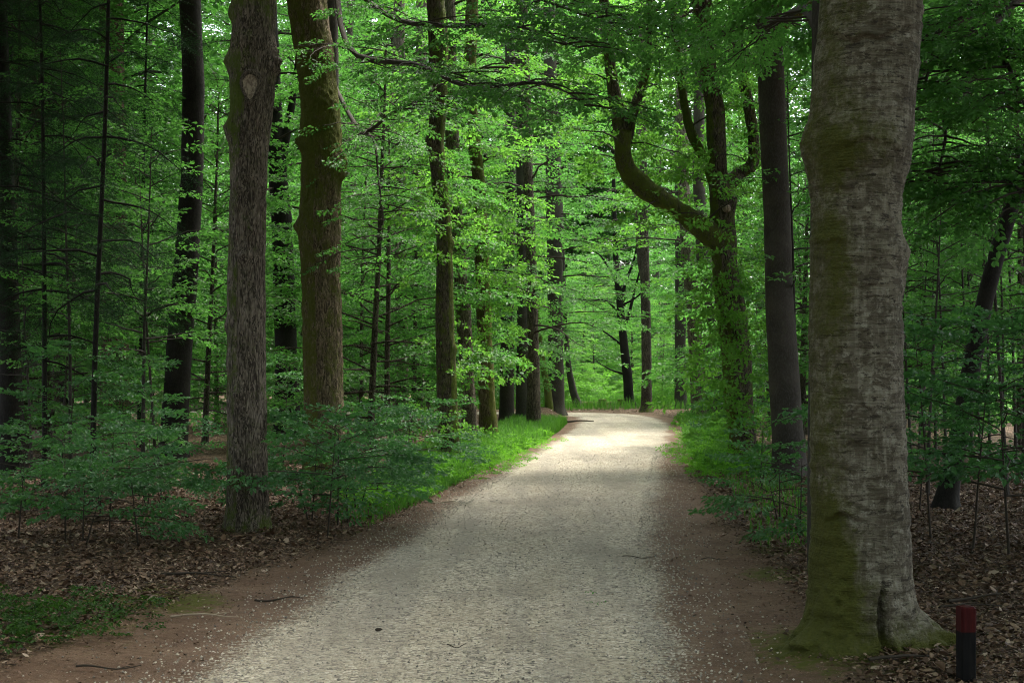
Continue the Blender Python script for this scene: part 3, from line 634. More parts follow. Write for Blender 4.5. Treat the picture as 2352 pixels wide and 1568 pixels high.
# twisted oak
Yo = 23.2
ok_ = tree('oak_tree', 'twisted oak with a great bent limb reaching left over the path', [(1085, 1668, 1750), (1000, 1672, 1735), (900, 1662, 1728), (800, 1655, 1724), (700, 1645, 1712), (620, 1636, 1694), (560, 1630, 1692), (510, 1632, 1688), (450, 1630, 1676), (380, 1626, 1668), (250, 1622, 1664), (120, 1600, 1640), (-40, 1585, 1620)], Yo,
     M_OAKDARK, 80, .03, 12, 93, rough=.09, ridge=.07, ridge_k=9, flare=.15, crown=0, crown_off=(3, 1), crown_drop=2, moss=lambda h, a, q: .2 + .25 * (deg(a, 180) < 70),
     knobs=[(gz(480, Yo), -60, .12, .07), (gz(455, Yo), 10, .14, .10), (gz(540, Yo), 190, .2, .10)])
OM = []
for i, (pts, mo) in enumerate([
    ([(1672, 560, 62), (1640, 545, 66), (1595, 510, 60), (1545, 475, 52), (1490, 440, 54), (1445, 395, 52), (1430, 350, 44), (1437, 300, 34)], .45),
    ([(1432, 345, 42), (1424, 290, 38), (1412, 220, 36), (1402, 150, 33), (1392, 60, 30), (1380, -60, 26)], .15),
    ([(1438, 330, 34), (1452, 270, 30), (1470, 210, 26), (1486, 150, 22), (1492, 60, 18), (1490, -60, 14)], .2),
    ([(1655, 470, 44), (1668, 430, 42), (1695, 400, 38), (1726, 380, 34), (1732, 330, 30), (1722, 260, 30), (1705, 170, 28), (1692, 80, 26), (1690, -60, 22)], .15),
    ([(1640, 420, 30), (1620, 370, 26), (1590, 310, 26), (1572, 240, 24), (1560, 150, 20), (1545, 40, 16), (1540, -60, 12)], .6),
    ([(1636, 250, 22), (1610, 170, 18), (1590, 110, 16), (1620, 40, 12), (1640, -40, 8)], .2)]):
    o, C = limb(ok_.t, ok_.base, Yo, pts, M_OAKDARK, 20 + i, 18, [-.8, -.6, -.9, .4, .5, -.6][i] if i != 1 and i != 2 else 0, 60, .15, moss=mo + .08, wsc=.84)
    OM.append(C)
kb = Buf(); u_ = np.linspace(0, PI, 9); 
P = catmull(np.array([[0, -.20, 0], [.01, -.27, -.01], [.015, -.31, -.02], [.015, -.335, -.02]]), 9); kb.add(*tube(P, np.array([.10, .098, .09, .085, .08, .07, .055, .03, .004]) * .72, 14, .3, 7))
tag(link('cut_stub', kb.mesh('cut_stub', M_SCAR, 'moss', True), ok_.t, (gx(1664, Yo) - ok_.base[0], 0, gz(482, Yo) - ok_.base[2])), 'pale sawn stub')

def crown_boughs(o, z0, z1, n, ln, seed, mat=None, temps=None, per_m=6.5, scale=1.0, az=None, spread=PI):
    rng = np.random.default_rng(seed); buf = Buf(); lv = Leaves(); h = o.top - o.base
    for i in range(n):
        z = z0 + (z1 - z0) * (i + rng.uniform()) / n; f = min(1, z / max(h[2], 1))
        a = i * 2.4 + rng.uniform(-.6, .6) if az is None else az + rng.uniform(-spread, spread)
        bough(rng, np.array([h[0] * f, h[1] * f, z]), a, ln * rng.uniform(.6, 1.15), rng.uniform(-.05, .4), .2, .03, lv, buf, per_m, .4, scale, 5)
    link('branches', buf.mesh('branches', M_TWIG, 'moss', True), o.t); link('crown', lv.mesh(rng, 'crown', temps or SP_MID, mat or M_BEECH), o.t)
# leafy shoots hugging some trunks, and boughs that hang into the top of the view
def shoots(t, base, pts, rng, mat, temps, scale=1.0, name='foliage'):
    lv = Leaves()
    for (x, y, z), rad, n in pts:
        for _ in range(n):
            a = rng.uniform(0, 2 * PI); e = rng.normal(.1, .4); d = np.array([math.cos(a) * math.cos(e), math.sin(a) * math.cos(e), math.sin(e)])
            lv.add(np.array([x, y, z]) + d * rad * rng.uniform(0, 1) + rng.normal(0, rad * .3, 3), d + [0, 0, -.2], np.array([rng.normal(0, .4), rng.normal(0, .4), 1]), scale * rng.uniform(.7, 1.2))
    return link(name, lv_mesh(lv, rng, t, base, temps, mat, name), t)
def lv_mesh(lv, rng, t, base, temps, mat, name):
    lv.P = [p - base for p in lv.P]; return lv.mesh(rng, name, temps, mat)
def W(px, py, Y): return (gx(px, Y), Y, gz(py, Y))
crown_boughs(bo, 2.2, 15, 46, 2.6, 601); crown_boughs(tw, 3.2, 15, 44, 3.0, 602); crown_boughs(pf, 5, 15, 30, 2.6, 603); crown_boughs(to, 3.5, 14, 30, 2.6, 604, M_OAKLEAF)
crown_boughs(ds, 5, 16, 22, 2.6, 605); crown_boughs(db, 2.5, 15, 38, 2.6, 606); crown_boughs(sm_, 9, 17, 20, 3.0, 607); crown_boughs(ce, 3.4, 12, 26, 2.6, 608)
crown_boughs(mB, 3.4, 12, 26, 1.6, 609, M_OAKLEAF); crown_boughs(mC, 4.5, 11, 24, 1.8, 610, M_OAKLEAF); crown_boughs(dk, 5, 13, 26, 2.4, 611)
rg = np.random.default_rng(77)
shoots(mA.t, mA.base, [(W(px, py, Yt + dy), rad, n) for px, py, dy, rad, n in [(1010, 480, -.2, .5, 16), (990, 420, -.3, .5, 12), (1030, 560, 0, .5, 14), (1060, 520, .5, .7, 16), (980, 610, -.3, .5, 10), (1040, 260, 0, .7, 16), (1000, 150, 0, .8, 20),
    (960, 330, 0, .6, 10), (1060, 800, .3, .45, 10), (1075, 860, .3, .4, 8), (1000, 950, -.4, .35, 8), (1045, 985, -.3, .35, 8), (980, 1010, -.3, .35, 8)]], rg, M_OAKLEAF, SP_OAK, .8)
shoots(mC.t, mC.base, [(W(px, py, Yt2 + dy), rad, n) for px, py, dy, rad, n in [(1110, 310, -.4, .6, 14), (1130, 250, -.3, .7, 14), (1100, 460, -.5, .6, 12), (1150, 520, -.4, .8, 20), (1180, 590, -.5, .8, 20), (1120, 640, -.5, .6, 14), (1140, 720, -.5, .7, 16), (1110, 780, -.6, .6, 14), (1160, 800, -.5, .6, 12),
    (1125, 870, -.6, .5, 10), (1090, 700, -.6, .5, 12), (1200, 680, -.3, .6, 12), (1110, 560, -.6, .5, 12)]], rg, M_OAKLEAF, SP_OAK, .9)
bb = Buf(); bl = Leaves()
for C in OM:
    for p in C[6::8]: bough(rg, p[:3] - ok_.base, rg.uniform(0, 2 * PI), rg.uniform(.6, 1.5), rg.uniform(-.2, .7), .25, .014, bl, bb, 5, .35, .8)
link('twigs', bb.mesh('twigs', M_TWIG, 'moss', True), ok_.t); link('crown', bl.mesh(rg, 'crown', SP_OAK, M_OAKLEAF), ok_.t)
pts = []
for C in OM:
    for p in C[::9]: pts.append(((p[0] + rg.normal(0, .2), p[1] + .35, p[2] + .15), .5, 4))
pts += [(W(px, py, Yo + .5), .6, 8) for px, py in [(1500, 420), (1540, 400), (1580, 440), (1560, 330), (1620, 300), (1660, 340), (1700, 250), (1640, 150), (1520, 140), (1440, 120), (1400, 60), (1560, 60), (1680, 60), (1740, 100), (1600, 220)]]
pts += [(W(px, py, Yo - .5), .55, 9) for px, py in [(1670, 600), (1700, 660), (1680, 720), (1720, 760), (1690, 830), (1700, 900), (1650, 820), (1690, 640), (1660, 680), (1710, 720), (1650, 760), (1700, 800), (1670, 860), (1720, 880), (1690, 930), (1660, 980), (1710, 1000), (1640, 640), (1620, 700), (1640, 900)]]
shoots(ok_.t, ok_.base, pts, rg, M_OAKLEAF, SP_OAK, .85)

# ------------------------------------------------------------------ copies of generic trees
USED = {}
LAND = [(30, 'the left edge spruce'), (262, 'the reddish pine'), (405, 'the black beech'), (568, 'the knobby oak'), (740, 'the mossy oak'), (1025, 'the slender oak'), (1120, 'the bent oak'),
        (1225, 'the brown oak'), (1278, 'the double trunk'), (1440, 'the branching beech'), (1485, 'the smooth trunk'), (1600, 'the tan oak'), (1690, 'the twisted oak'), (1800, 'the slim beech'), (1975, 'the big beech'), (2200, 'the leaning trunk')]
def where(px):
    l = [n for x, n in LAND if x <= px]; r = [n for x, n in LAND if x > px]
    if l and r: return 'between %s and %s' % (l[-1], r[0])
    return ('right of ' + l[-1]) if l else ('left of ' + r[0])
pending = []
def stand(name, kind, cat, group, variants, px, Y, sc=1., rz=None, i=0, parts=('trunk', 'crown'), sink=.05):
    x = gx(px, Y); z = ghs(x, Y) - sink
    t = thing(name, None, cat, (x, Y, z), R.uniform(0, 2 * PI) if rz is None else rz, sc, group)
    w, l = variants[i % len(variants)]
    link(parts[0], w, t); link(parts[1], l, t)
    pending.append((t, kind, px, Y, sc)); return t

UL = [(20, 24), (110, 26), (280, 36), (60, 27), (130, 33), (200, 40), (350, 38), (330, 44), (470, 30), (500, 40), (560, 36), (590, 50), (690, 40), (850, 28), (830, 38), (890, 34), (950, 41), (985, 50), (760, 46), (650, 56), (1075, 42), (1120, 50), (870, 52), (1160, 56), (250, 52), (420, 54), (1050, 60)]
UR = [(1840, 29), (1770, 40), (1700, 46), (1850, 34), (2010, 26), (2120, 30), (2250, 34), (2340, 29), (2070, 38), (2190, 40), (1950, 46), (1640, 58), (2300, 44)]
UC = [(1335, 70), (1395, 79), (1455, 72), (1520, 77), (1575, 69), (1270, 74), (1205, 64), (1330, 88), (1420, 96), (1510, 92), (1170, 72)]
for i, (px, Y) in enumerate(UL + UR + UC):
    stand('young_beech', 'leafy young beech with layered green sprays', 'young tree', 'leafy young beeches of the understorey', UNDER, px, Y, R.uniform(.85, 1.15), i=i)
TL = [(90, 38), (260, 58), (440, 62), (590, 60), (720, 66), (810, 56), (900, 66), (1000, 68), (1090, 62), (1300, 104), (1440, 108), (1560, 102), (1990, 52), (2110, 50), (2230, 46), (2340, 54), (500, 78), (330, 74), (660, 86), (-60, 46), (180, 70), (2060, 70), (2250, 70), (860, 84)]
LIT_COPIES = []  # beech copies recoloured brighter so the clearing looks sunlit
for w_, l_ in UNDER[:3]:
    l2 = l_.copy(); l2.materials.clear(); l2.materials.append(M_OAKLEAF); LIT_COPIES.append((w_, l2))
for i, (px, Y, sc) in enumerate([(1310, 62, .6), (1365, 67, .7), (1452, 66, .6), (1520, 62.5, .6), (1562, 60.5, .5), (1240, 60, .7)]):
    stand('young_beech', 'leafy young beech with layered green sprays', 'young tree', 'leafy young beeches of the understorey', LIT_COPIES, px, Y, sc, i=i)
for i, (px, Y) in enumerate(TL):
    stand('tall_beech', 'tall slender beech leafed from top to bottom', 'tree', 'tall leafy beeches filling the background', TALL, px, Y, R.uniform(.9, 1.12), i=i)

# foreground saplings
SL = [(40, 13.5, 0), (190, 13, 3), (250, 14.2, 4), (320, 13.0, 0), (375, 15.5, 4), (715, 15.0, 1), (775, 14.6, 4), (820, 16.2, 1), (870, 17.5, 4), (930, 20, 4), (150, 17.5, 2), (300, 19, 2), (650, 24, 2), (1000, 26, 1), (60, 16.5, 1), (230, 16.5, 1), (150, 13.4, 4), (750, 13.9, 4), (340, 16.5, 1), (800, 14.9, 0), (840, 19.5, 1)]
for i, (px, Y, v) in enumerate(SL):
    stand('beech_sapling', 'low beech sapling with flat sprays of blue-green leaves', 'sapling', 'beech saplings in the left foreground', SAPL, px, Y, R.uniform(.85, 1.02), i=v, parts=('stem', 'foliage'), sink=.01)
SR = [(1790, 15.2, 3), (1835, 13.4, 3), (1745, 19.5, 3), (1705, 25, 4), (1675, 30, 2), (2140, 13.4, 2), (2230, 12.6, 2), (2320, 12.2, 4), (2110, 16, 4), (2380, 12, 2)]
for i, (px, Y, v) in enumerate(SR):
    stand('beech_sapling', 'low beech sapling with flat leaf sprays', 'sapling', 'beech saplings on the right of the path', SAPL, px, Y, R.uniform(.95, 1.2) * (1.12 if px > 2120 else 1), i=v, parts=('stem', 'foliage'), sink=.01)
for i, px in enumerate([2095, 2110, 2130, 2150, 2175, 2235, 2255, 2275, 2300, 2315, 2335, 2348, 1900, 1835, 75, 140, 165, 330, 360]):
    Y = R.uniform(18, 27)
    stand('pole_sapling', 'thin dark pole-like sapling in the gloom', 'sapling', 'thin pole saplings', POLE, px, Y, R.uniform(.85, 1.15), i=i, parts=('stem', 'foliage'))
# spruces at the left
for i, (px, Y, v, sc, lab) in enumerate([(28, 21.5, 0, 1.15, 'dark spruce at the left edge with a thick black trunk'), (102, 18.5, 1, 1, 'thin-stemmed dark spruce beside the thick left edge spruce'), (213, 17.5, 2, 1, 'thin dark spruce standing in front of the reddish pine'),
        (-110, 19, 0, 1.05, 'spruce just outside the left edge reaching drooping boughs into view'), (320, 29, 1, 1.25, 'slender dark spruce between the reddish pine and the black leaning beech'), (150, 37, 0, 1.25, 'dense spruce standing well behind the two thin left spruces'),
        (20, 29, 0, 1.3, 'farther dense spruce hidden behind the left edge trunk')]):
    x = gx(px, Y); t = thing('spruce_tree', lab, 'spruce', (x, Y, ghs(x, Y)), i * 1.3, sc, 'dark spruces on the left')
    link('trunk', SPRUCE[v][0], t); link('crown', SPRUCE[v][1], t)

# labels that single out each copy: by the gap it fills, then by depth
from collections import defaultdict
gr = defaultdict(list)
for t, kind, px, Y, sc in pending: gr[(kind, where(px))].append((Y, px, t))
for (kind, wh), L in gr.items():
    L.sort(key=lambda a: a[0]); n = len(L)
    for i, (Y, px, t) in enumerate(L):
        o = '' if n == 1 else (', nearest' if i == 0 else (', farthest' if i == n - 1 else (', middle one' if n == 3 else ', %s nearest' % ('second', 'third', 'fourth', 'fifth', 'sixth', 'seventh', 'eighth', 'ninth', 'tenth', 'eleventh', 'twelfth')[i - 1])))
        short = {'leafy young beech with layered green sprays': 'leafy young beech', 'tall slender beech leafed from top to bottom': 'tall leafy beech',
                 'low beech sapling with flat sprays of blue-green leaves': 'low blue-green sapling', 'low beech sapling with flat leaf sprays': 'low beech sapling', 'thin dark pole-like sapling in the gloom': 'thin pole sapling'}[kind]
        t['label'] = ' '.join((short + ' ' + wh + o).split())

# overhead boughs of a tree standing behind the viewer's left, hanging into the top of the picture
def hanging(name, label, base_px, Y, boughs_, seed, r=.2, top=11):
    rng = np.random.default_rng(seed); x = gx(base_px, Y); b = np.array([x, Y, ghs(x, Y)])
    t = thing(name, label, 'tree', tuple(b)); buf = Buf(); tb = Buf(); lv = Leaves()
    P = np.stack([np.zeros(12), np.zeros(12), np.linspace(-.1, top, 12)], -1); tb.add(*tube(P, np.linspace(r, r * .5, 12), 14, .05, seed))
    for (pts, r0, dens) in boughs_:
        Cc = catmull(np.array(pts), 22); buf.add(*tube(Cc - b, np.linspace(r0, .004, 22), 6, .12, seed))
        for k in range(4, 22):
            tg = Cc[min(k + 1, 21)] - Cc[k - 1]; az = math.atan2(tg[1], tg[0])
            for sd in (-1, 1):
                if rng.uniform() < .8: bough(rng, Cc[k] - b, az + sd * rng.uniform(.5, 1.1), rng.uniform(.6, 1.5) * (1.1 - k / 40), rng.uniform(-.2, .2), .25, .010, lv, buf, dens, .3, .8)
    link('trunk', tb.mesh('trunk', M_DARK, 'moss', True), t); link('branches', buf.mesh('branches', M_TWIG, 'moss', True), t)
    lv2 = lv; link('crown', lv2.mesh(rng, 'crown', SP_NEAR, M_BEECH), t)
hanging('beech_tree', 'beech rising out of view whose thin dark boughs hang across the top of the picture', 760, 25, [
    ([W(770, -80, 24), W(800, 110, 21), W(960, 150, 18), W(1080, 200, 16.5), W(1240, 190, 15), W(1350, 240, 14)], .05, 6),
    ([W(770, -60, 24), W(900, 40, 20), W(1050, 60, 17), W(1180, 60, 15.5), W(1330, 110, 14)], .05, 6),
    ([W(770, -60, 24), W(960, -60, 19), W(1120, -40, 16), W(1300, 20, 14.5), W(1420, 60, 14)], .04, 6),
    ([W(770, 200, 24.5), W(830, 300, 22), W(900, 260, 20), W(980, 220, 19), W(1060, 160, 18)], .04, 4),
    ([W(770, 330, 24.5), W(850, 310, 22), W(870, 420, 21.5), W(880, 520, 21), W(860, 620, 21)], .025, 2)], 900)
hanging('beech_tree', 'beech whose dark boughs and leaves fill the top right behind the big grey beech', 2480, 14, [
    ([W(2470, -60, 14), W(2180, 60, 13.5), W(2140, 140, 13), W(2120, 220, 12.5)], .06, 5),
    ([W(2470, -100, 14), W(2280, 60, 12.5), W(2320, 160, 12), W(2360, 260, 11)], .05, 9),
    ([W(2470, 100, 14), W(2200, 200, 13.5), W(2170, 330, 13), W(2150, 420, 12.5)], .04, 6),
    ([W(2470, -160, 14), W(2130, -40, 12.5), W(2060, -80, 11), W(1900, -100, 10.5)], .05, 7),
    ([W(2470, 300, 14), W(2270, 380, 13), W(2320, 420, 12), W(2380, 460, 11)], .03, 7)], 901)
hanging('oak_tree', 'rough-barked oak standing close behind the big grey beech, showing beside its top', 1925, 11.5, [
    ([W(1930, 120, 11.5), W(1880, 60, 11.8), W(1840, 20, 13), W(1780, 50, 16), W(1700, 40, 18), W(1640, 120, 19)], .07, 4),
    ([W(1930, 20, 11.5), W(1800, -100, 13), W(1660, -60, 15), W(1540, 20, 16), W(1480, 100, 16.5)], .05, 5)], 902, .25, 13)

# trees added behind and beside the viewer to shade the foreground
AROUND = [(-5.5, -3), (-10, 5), (9.5, 4), (-3.5, -10), (-6.5, 9.5), (9.8, 10.5), (-13, 13), (12, 13), (-9, 17), (11, 18), (-14, 22), (14, 22), (-9.5, 25), (12, 29), (-16, 32), (-7, 6), (-12, 37), (-17, 38),
          (-9, -6), (3, -14), (-4.8, -18), (2.5, -20), (-10, -15), (9, -16), (-16, 2), (16, 2), (-15, -10), (16, -10), (-7.5, 13), (12.5, 22)]
for i, (x, y, sc) in enumerate([(a, b, 1.1 + .1 * math.sin(a * 3 + b)) for a, b in AROUND]):
    rng = np.random.default_rng(950 + i)
    t = thing('beech_tree', 'tall beech added around the view to shade it', 'tree', (x, y, ghs(x, y)), group='beeches added around the viewer')
    P = trunk_path(rng, 9.5); V, Q = tube(P, np.linspace(.24, .14, len(P)), 16, .05, i)
    link('trunk', mesh('trunk', V, [Q], M_DARK, {'moss': np.zeros(len(V))}, True), t)
    w, l = CROWN[i % 3]; dz_ = 3.5 if y < 8 else 2.0; link('limbs', w, t, tuple(P[-1] - [0, 0, dz_]), i * 1.1, sc * 1.1); link('crown', l, t, tuple(P[-1] - [0, 0, dz_]), i * 1.1, sc * 1.1)

for i, (x, y, sc) in enumerate([(-5.2, 4.6, .8), (-6.4, 7.2, .9), (-4.6, 1.5, .9), (-7.8, 10.5, .9), (5.4, 6.0, .75), (6.6, 9.2, .8), (-4.4, -2, .9), (-6, -6, 1)]):
    t = thing('young_beech', 'leafy young beech added outside the picture to shade the foreground', 'young tree', (x, y, ghs(x, y)), i, sc, 'young beeches added around the viewer')
    w, l = UNDER[i % 5]; link('trunk', w, t); link('crown', l, t)  # unseen young beeches, added to block light from the sides

# ------------------------------------------------------------------ far wood (one mass)
rng = np.random.default_rng(5)
lv = Leaves(); tb = Buf()
for i in range(90):
    Y = rng.uniform(96, 140); x = rng.uniform(-.42, .42) * Y; Hh = rng.uniform(30, 42)
    tb.add(*tube(np.array([[x, Y, -.2], [x + rng.normal(0, .3), Y, Hh * .5], [x, Y, Hh]]), [.25, .2, .05], 7))
    for _ in range(480):
        z = rng.uniform(.8, Hh); a = rng.uniform(0, 2 * PI); rr = 4.5 * math.sqrt(rng.uniform(0, 1)) * (1.1 - .6 * z / Hh)
        d = np.array([math.cos(a), math.sin(a), rng.normal(-.1, .2)])
        lv.add(np.array([x + d[0] * rr, Y + d[1] * rr, z]), d, np.array([rng.normal(0, .3), rng.normal(0, .3), 1]), rng.uniform(1.6, 2.6))
V, Fc, A = compose(rng, lv.P, lv.D, lv.U, lv.S, SP_BIG)
tV, tQ = np.concatenate(tb.V), np.concatenate(tb.Q)
fw = mesh('far_wood', np.concatenate([V, tV]), [Fc, tQ + len(V)], [M_BEECH, M_BG], {'var': np.concatenate([A, np.zeros(len(tV))])}, False, np.concatenate([np.zeros(len(Fc)), np.ones(len(tQ))]))
tag(link('far_wood', fw), 'distant green wood closing the view beyond the bend', 'woodland', kind='stuff')

# ------------------------------------------------------------------ ground cover
def grass_patch(n, xf, hmin, hmax, seed):
    rng = np.random.default_rng(seed); xy = np.array([xf(rng) for _ in range(n)]); z = gh(xy[:, 0], xy[:, 1])
    a = rng.uniform(0, 2 * PI, n); h = rng.uniform(hmin, hmax, n); w = rng.uniform(.004, .009, n) * 1.3; b = rng.uniform(.1, .6, n) * h
    d = np.stack([np.cos(a), np.sin(a), 0 * a], -1); sd = np.stack([-np.sin(a), np.cos(a), 0 * a], -1); P = np.concatenate([xy, z[:, None]], 1); up = np.array([0, 0, 1.])
    V = np.stack([P - sd * w[:, None], P + sd * w[:, None], P + d * (b * .3)[:, None] + up * (h * .6)[:, None] + sd * w[:, None] * .7, P + d * (b * .3)[:, None] + up * (h * .6)[:, None] - sd * w[:, None] * .7,
                  P + d * b[:, None] + up * h[:, None]], 1)
    base = np.arange(n)[:, None] * 5
    return V.reshape(-1, 3), base + np.array([[0, 1, 2, 3]]), base + np.array([[3, 2, 4]]), np.repeat(np.clip(rng.normal(.5, .25, n), 0, 1), 5)
def along(lo, hi, a, b, side, pw=1.0, yp=1.0):
    def f(rng):
        y = lo + (hi - lo) * rng.uniform() ** yp; k = np.abs(CL[:, 1] - y)[:330].argmin()
        return CL[k, 0] + side * (HW + a(y) + (b(y) - a(y)) * rng.uniform() ** pw), y
    return f
iv = lambda *p: (lambda y: np.interp(y, p[0::2], p[1::2]))
def grass_obj(name, label, parts_):
    Vs, Qs, Ts, As, n = [], [], [], [], 0
    for a in parts_:
        V, Q, T3, A = grass_patch(*a); Vs.append(V); Qs.append(Q + n); Ts.append(T3 + n); As.append(A); n += len(V)
    tag(link(name, mesh(name, np.concatenate(Vs), [np.concatenate(Qs), np.concatenate(Ts)], M_GRASS, {'var': np.concatenate(As)})), label, 'grass', kind='stuff')
grass_obj('verge_grass', 'bright green grass along the left edge of the path before the bend', [
    (26000, along(21, 41, iv(21, .35, 30, .15, 41, .3), iv(21, 1.5, 30, 1.9, 41, 1.8), -1, .9), .08, .34, 1), (12000, along(14.6, 22.5, iv(14, .45, 22, .32), iv(14, .8, 18, 1.3, 22, 1.8), -1, 1.0, .4), .03, .13, 2)])
grass_obj('verge_grass', 'bright green grass along the right edge of the path', [
    (16000, along(22, 44, iv(22, .6, 32, .3, 44, .4), iv(22, 1.8, 30, 1.7, 44, 1.8), 1, .9), .10, .38, 3), (1500, along(13, 22, iv(13, .9), iv(13, 1.8), 1), .03, .14, 4)])
grass_obj('clearing_grass', 'pale sunlit grass in the clearing beyond the bend', [
    (16000, lambda r: (r.uniform(-4, 14), 53.5 + 22 * r.uniform() ** 1.3), .1, .5, 6)])
def herbs(name, label, spots, seed, mat=M_HERB, sc=.5):
    rng = np.random.default_rng(seed); lv = Leaves()
    for (x, y, rad, n, hh) in spots:
        for _ in range(n):
            a = rng.uniform(0, 2 * PI); q = rad * math.sqrt(rng.uniform()); X, Yy = x + math.cos(a) * q, y + math.sin(a) * q * 1.6
            a2 = rng.uniform(0, 2 * PI); lv.add(np.array([X, Yy, ghs(X, Yy) + hh * rng.uniform(.15, 1) * (1.1 - .6 * q / rad)]), np.array([math.cos(a2), math.sin(a2), rng.normal(.1, .25)]), np.array([rng.normal(0, .3), rng.normal(0, .3), 1]), sc * rng.uniform(.7, 1.3))
    tag(link(name, lv.mesh(rng, name, SP_NEAR, mat)), label, 'undergrowth', kind='stuff')
def gp(px, py): Y = F * CH / (py - HY); return gx(px, Y), Y
herbs('verge_herbs', 'bright yellow-green low herbs on the left verge below the slender oak', [(*gp(px, py), rad, n, hh) for px, py, rad, n, hh in [(960, 1105, .55, 60, .3), (1020, 1100, .5, 60, .3), (1080, 1085, .5, 70, .32), (1130, 1075, .45, 60, .32), (1165, 1055, .45, 60, .32), (1100, 1050, .6, 60, .4), (1190, 1035, .5, 50, .4),
     (900, 1130, .5, 60, .24), (860, 1160, .45, 40, .18), (930, 1145, .4, 40, .2), (1225, 1015, .6, 40, .3)]], 21)
herbs('verge_herbs', 'bright yellow-green low herbs on the right verge beside the twisted oak', [(*gp(px, py), rad, n, hh) for px, py, rad, n, hh in [(1615, 1075, .5, 70, .45), (1650, 1090, .45, 60, .4), (1590, 1050, .45, 50, .4), (1640, 1050, .5, 60, .5), (1600, 1020, .5, 40, .4), (1680, 1100, .4, 40, .3)]], 22)
herbs('dimmed_herbs', 'leafy herbs in the lower left corner, coloured dark to imitate shade', [(*gp(px, py), rad, n, hh) for px, py, rad, n, hh in [(40, 1470, .5, 34, .16), (130, 1455, .45, 24, .13), (200, 1445, .4, 14, .10), (60, 1420, .5, 22, .13), (260, 1420, .3, 8, .08), (-40, 1480, .5, 30, .18)]], 23, M_DIMMED_HERB, .42)
herbs('clearing_herbs', 'pale sunlit bushes in the clearing beyond the bend', [(x, y, 1.5, 150, hh) for x, y, hh in [(2.5, 62, 1.6), (4.5, 64, 1.3), (6.5, 61, .8), (7.5, 66, 1.4), (1, 60, 1.3), (9, 62, 1.2), (3.5, 68, 2.0), (11, 66, 1.8), (-2, 60, 1.5)]], 24, M_OAKLEAF, 1.1)

# leaf litter, loose stones
def litter(name, label, n, pick, seed, mat):
    rng = np.random.default_rng(seed); xy = pick(rng, n); n = len(xy); z = gh(xy[:, 0], xy[:, 1])
    tp = np.array([leaf(1, .55, fo, dr) for fo, dr in ((.25, -.2), (-.2, .15), (.35, .1), (.1, -.3))])
    k = rng.integers(0, 4, n); dd, sd_ = pathd(xy[:, 0], xy[:, 1]); on = sstep(dd - dirt_edge(xy[:, 1], sd_), -.3, .3); s_ = np.clip(rng.lognormal(-3.45, .42, n), .015, .10) * (.45 + .55 * on)
    ya, pi2, ro = rng.uniform(0, 2 * PI, n), rng.normal(0, .2, n), rng.normal(0, .26, n)
    cy, sy, cp, sp, cr, sr = np.cos(ya), np.sin(ya), np.cos(pi2), np.sin(pi2), np.cos(ro), np.sin(ro)
    o = np.zeros(n); i1 = o + 1
    m1 = np.stack([cy, -sy, o, sy, cy, o, o, o, i1], -1).reshape(n, 3, 3); m2 = np.stack([cp, o, sp, o, i1, o, -sp, o, cp], -1).reshape(n, 3, 3); m3 = np.stack([i1, o, o, o, cr, -sr, o, sr, cr], -1).reshape(n, 3, 3)
    V = np.einsum('nij,nvj->nvi', m1 @ m2 @ m3, tp[k]) * s_[:, None, None]
    V += np.concatenate([xy, (z + .012 + rng.uniform(0, .02, n))[:, None]], 1)[:, None]
    b = np.arange(n)[:, None] * 6
    tag(link(name, mesh(name, V.reshape(-1, 3), [np.concatenate([b + np.array([[0, 1, 2, 3]]), b + np.array([[0, 3, 4, 5]])])], mat, {'var': np.repeat(rng.uniform(0, 1, n), 6)})), label, 'leaf litter', kind='stuff')
def dead_mat():
    s = NT('dead_leaf')
    c = s.ramp(s.attr('var'), [(0, (.04, .025, .015)), (.35, (.09, .052, .029)), (.65, (.145, .085, .047)), (.88, (.21, .14, .085)), (1, (.34, .26, .185))])
    return s.out(c, .7, None, .3)
M_DEAD = dead_mat()
def pick_floor(x0, x1, y0, y1, keep):
    def f(rng, n):
        xy = np.stack([rng.uniform(x0, x1, n), y0 + (y1 - y0) * rng.uniform(0, 1, n) ** 1.25], -1)
        d, s_ = pathd(xy[:, 0], xy[:, 1]); e = dirt_edge(xy[:, 1], s_)
        p = keep * sstep(d - e, -.35, .35) + .22 * sstep(d, -.15, .3) + .014
        return xy[rng.uniform(0, 1, n) < p]
    return f
litter('leaf_litter', 'brown dead beech leaves carpeting the floor left of the path', 185000, pick_floor(-8, .5, 6.8, 24, .85), 31, M_DEAD)
litter('leaf_litter', 'brown dead beech leaves carpeting the floor right of the path', 185000, pick_floor(.6, 8, 6.8, 24, .85), 32, M_DEAD)
litter('leaf_litter', 'brown fallen leaves on the ground around the bend', 16000, pick_floor(-5, 9, 42, 60, .8), 33, M_DEAD)
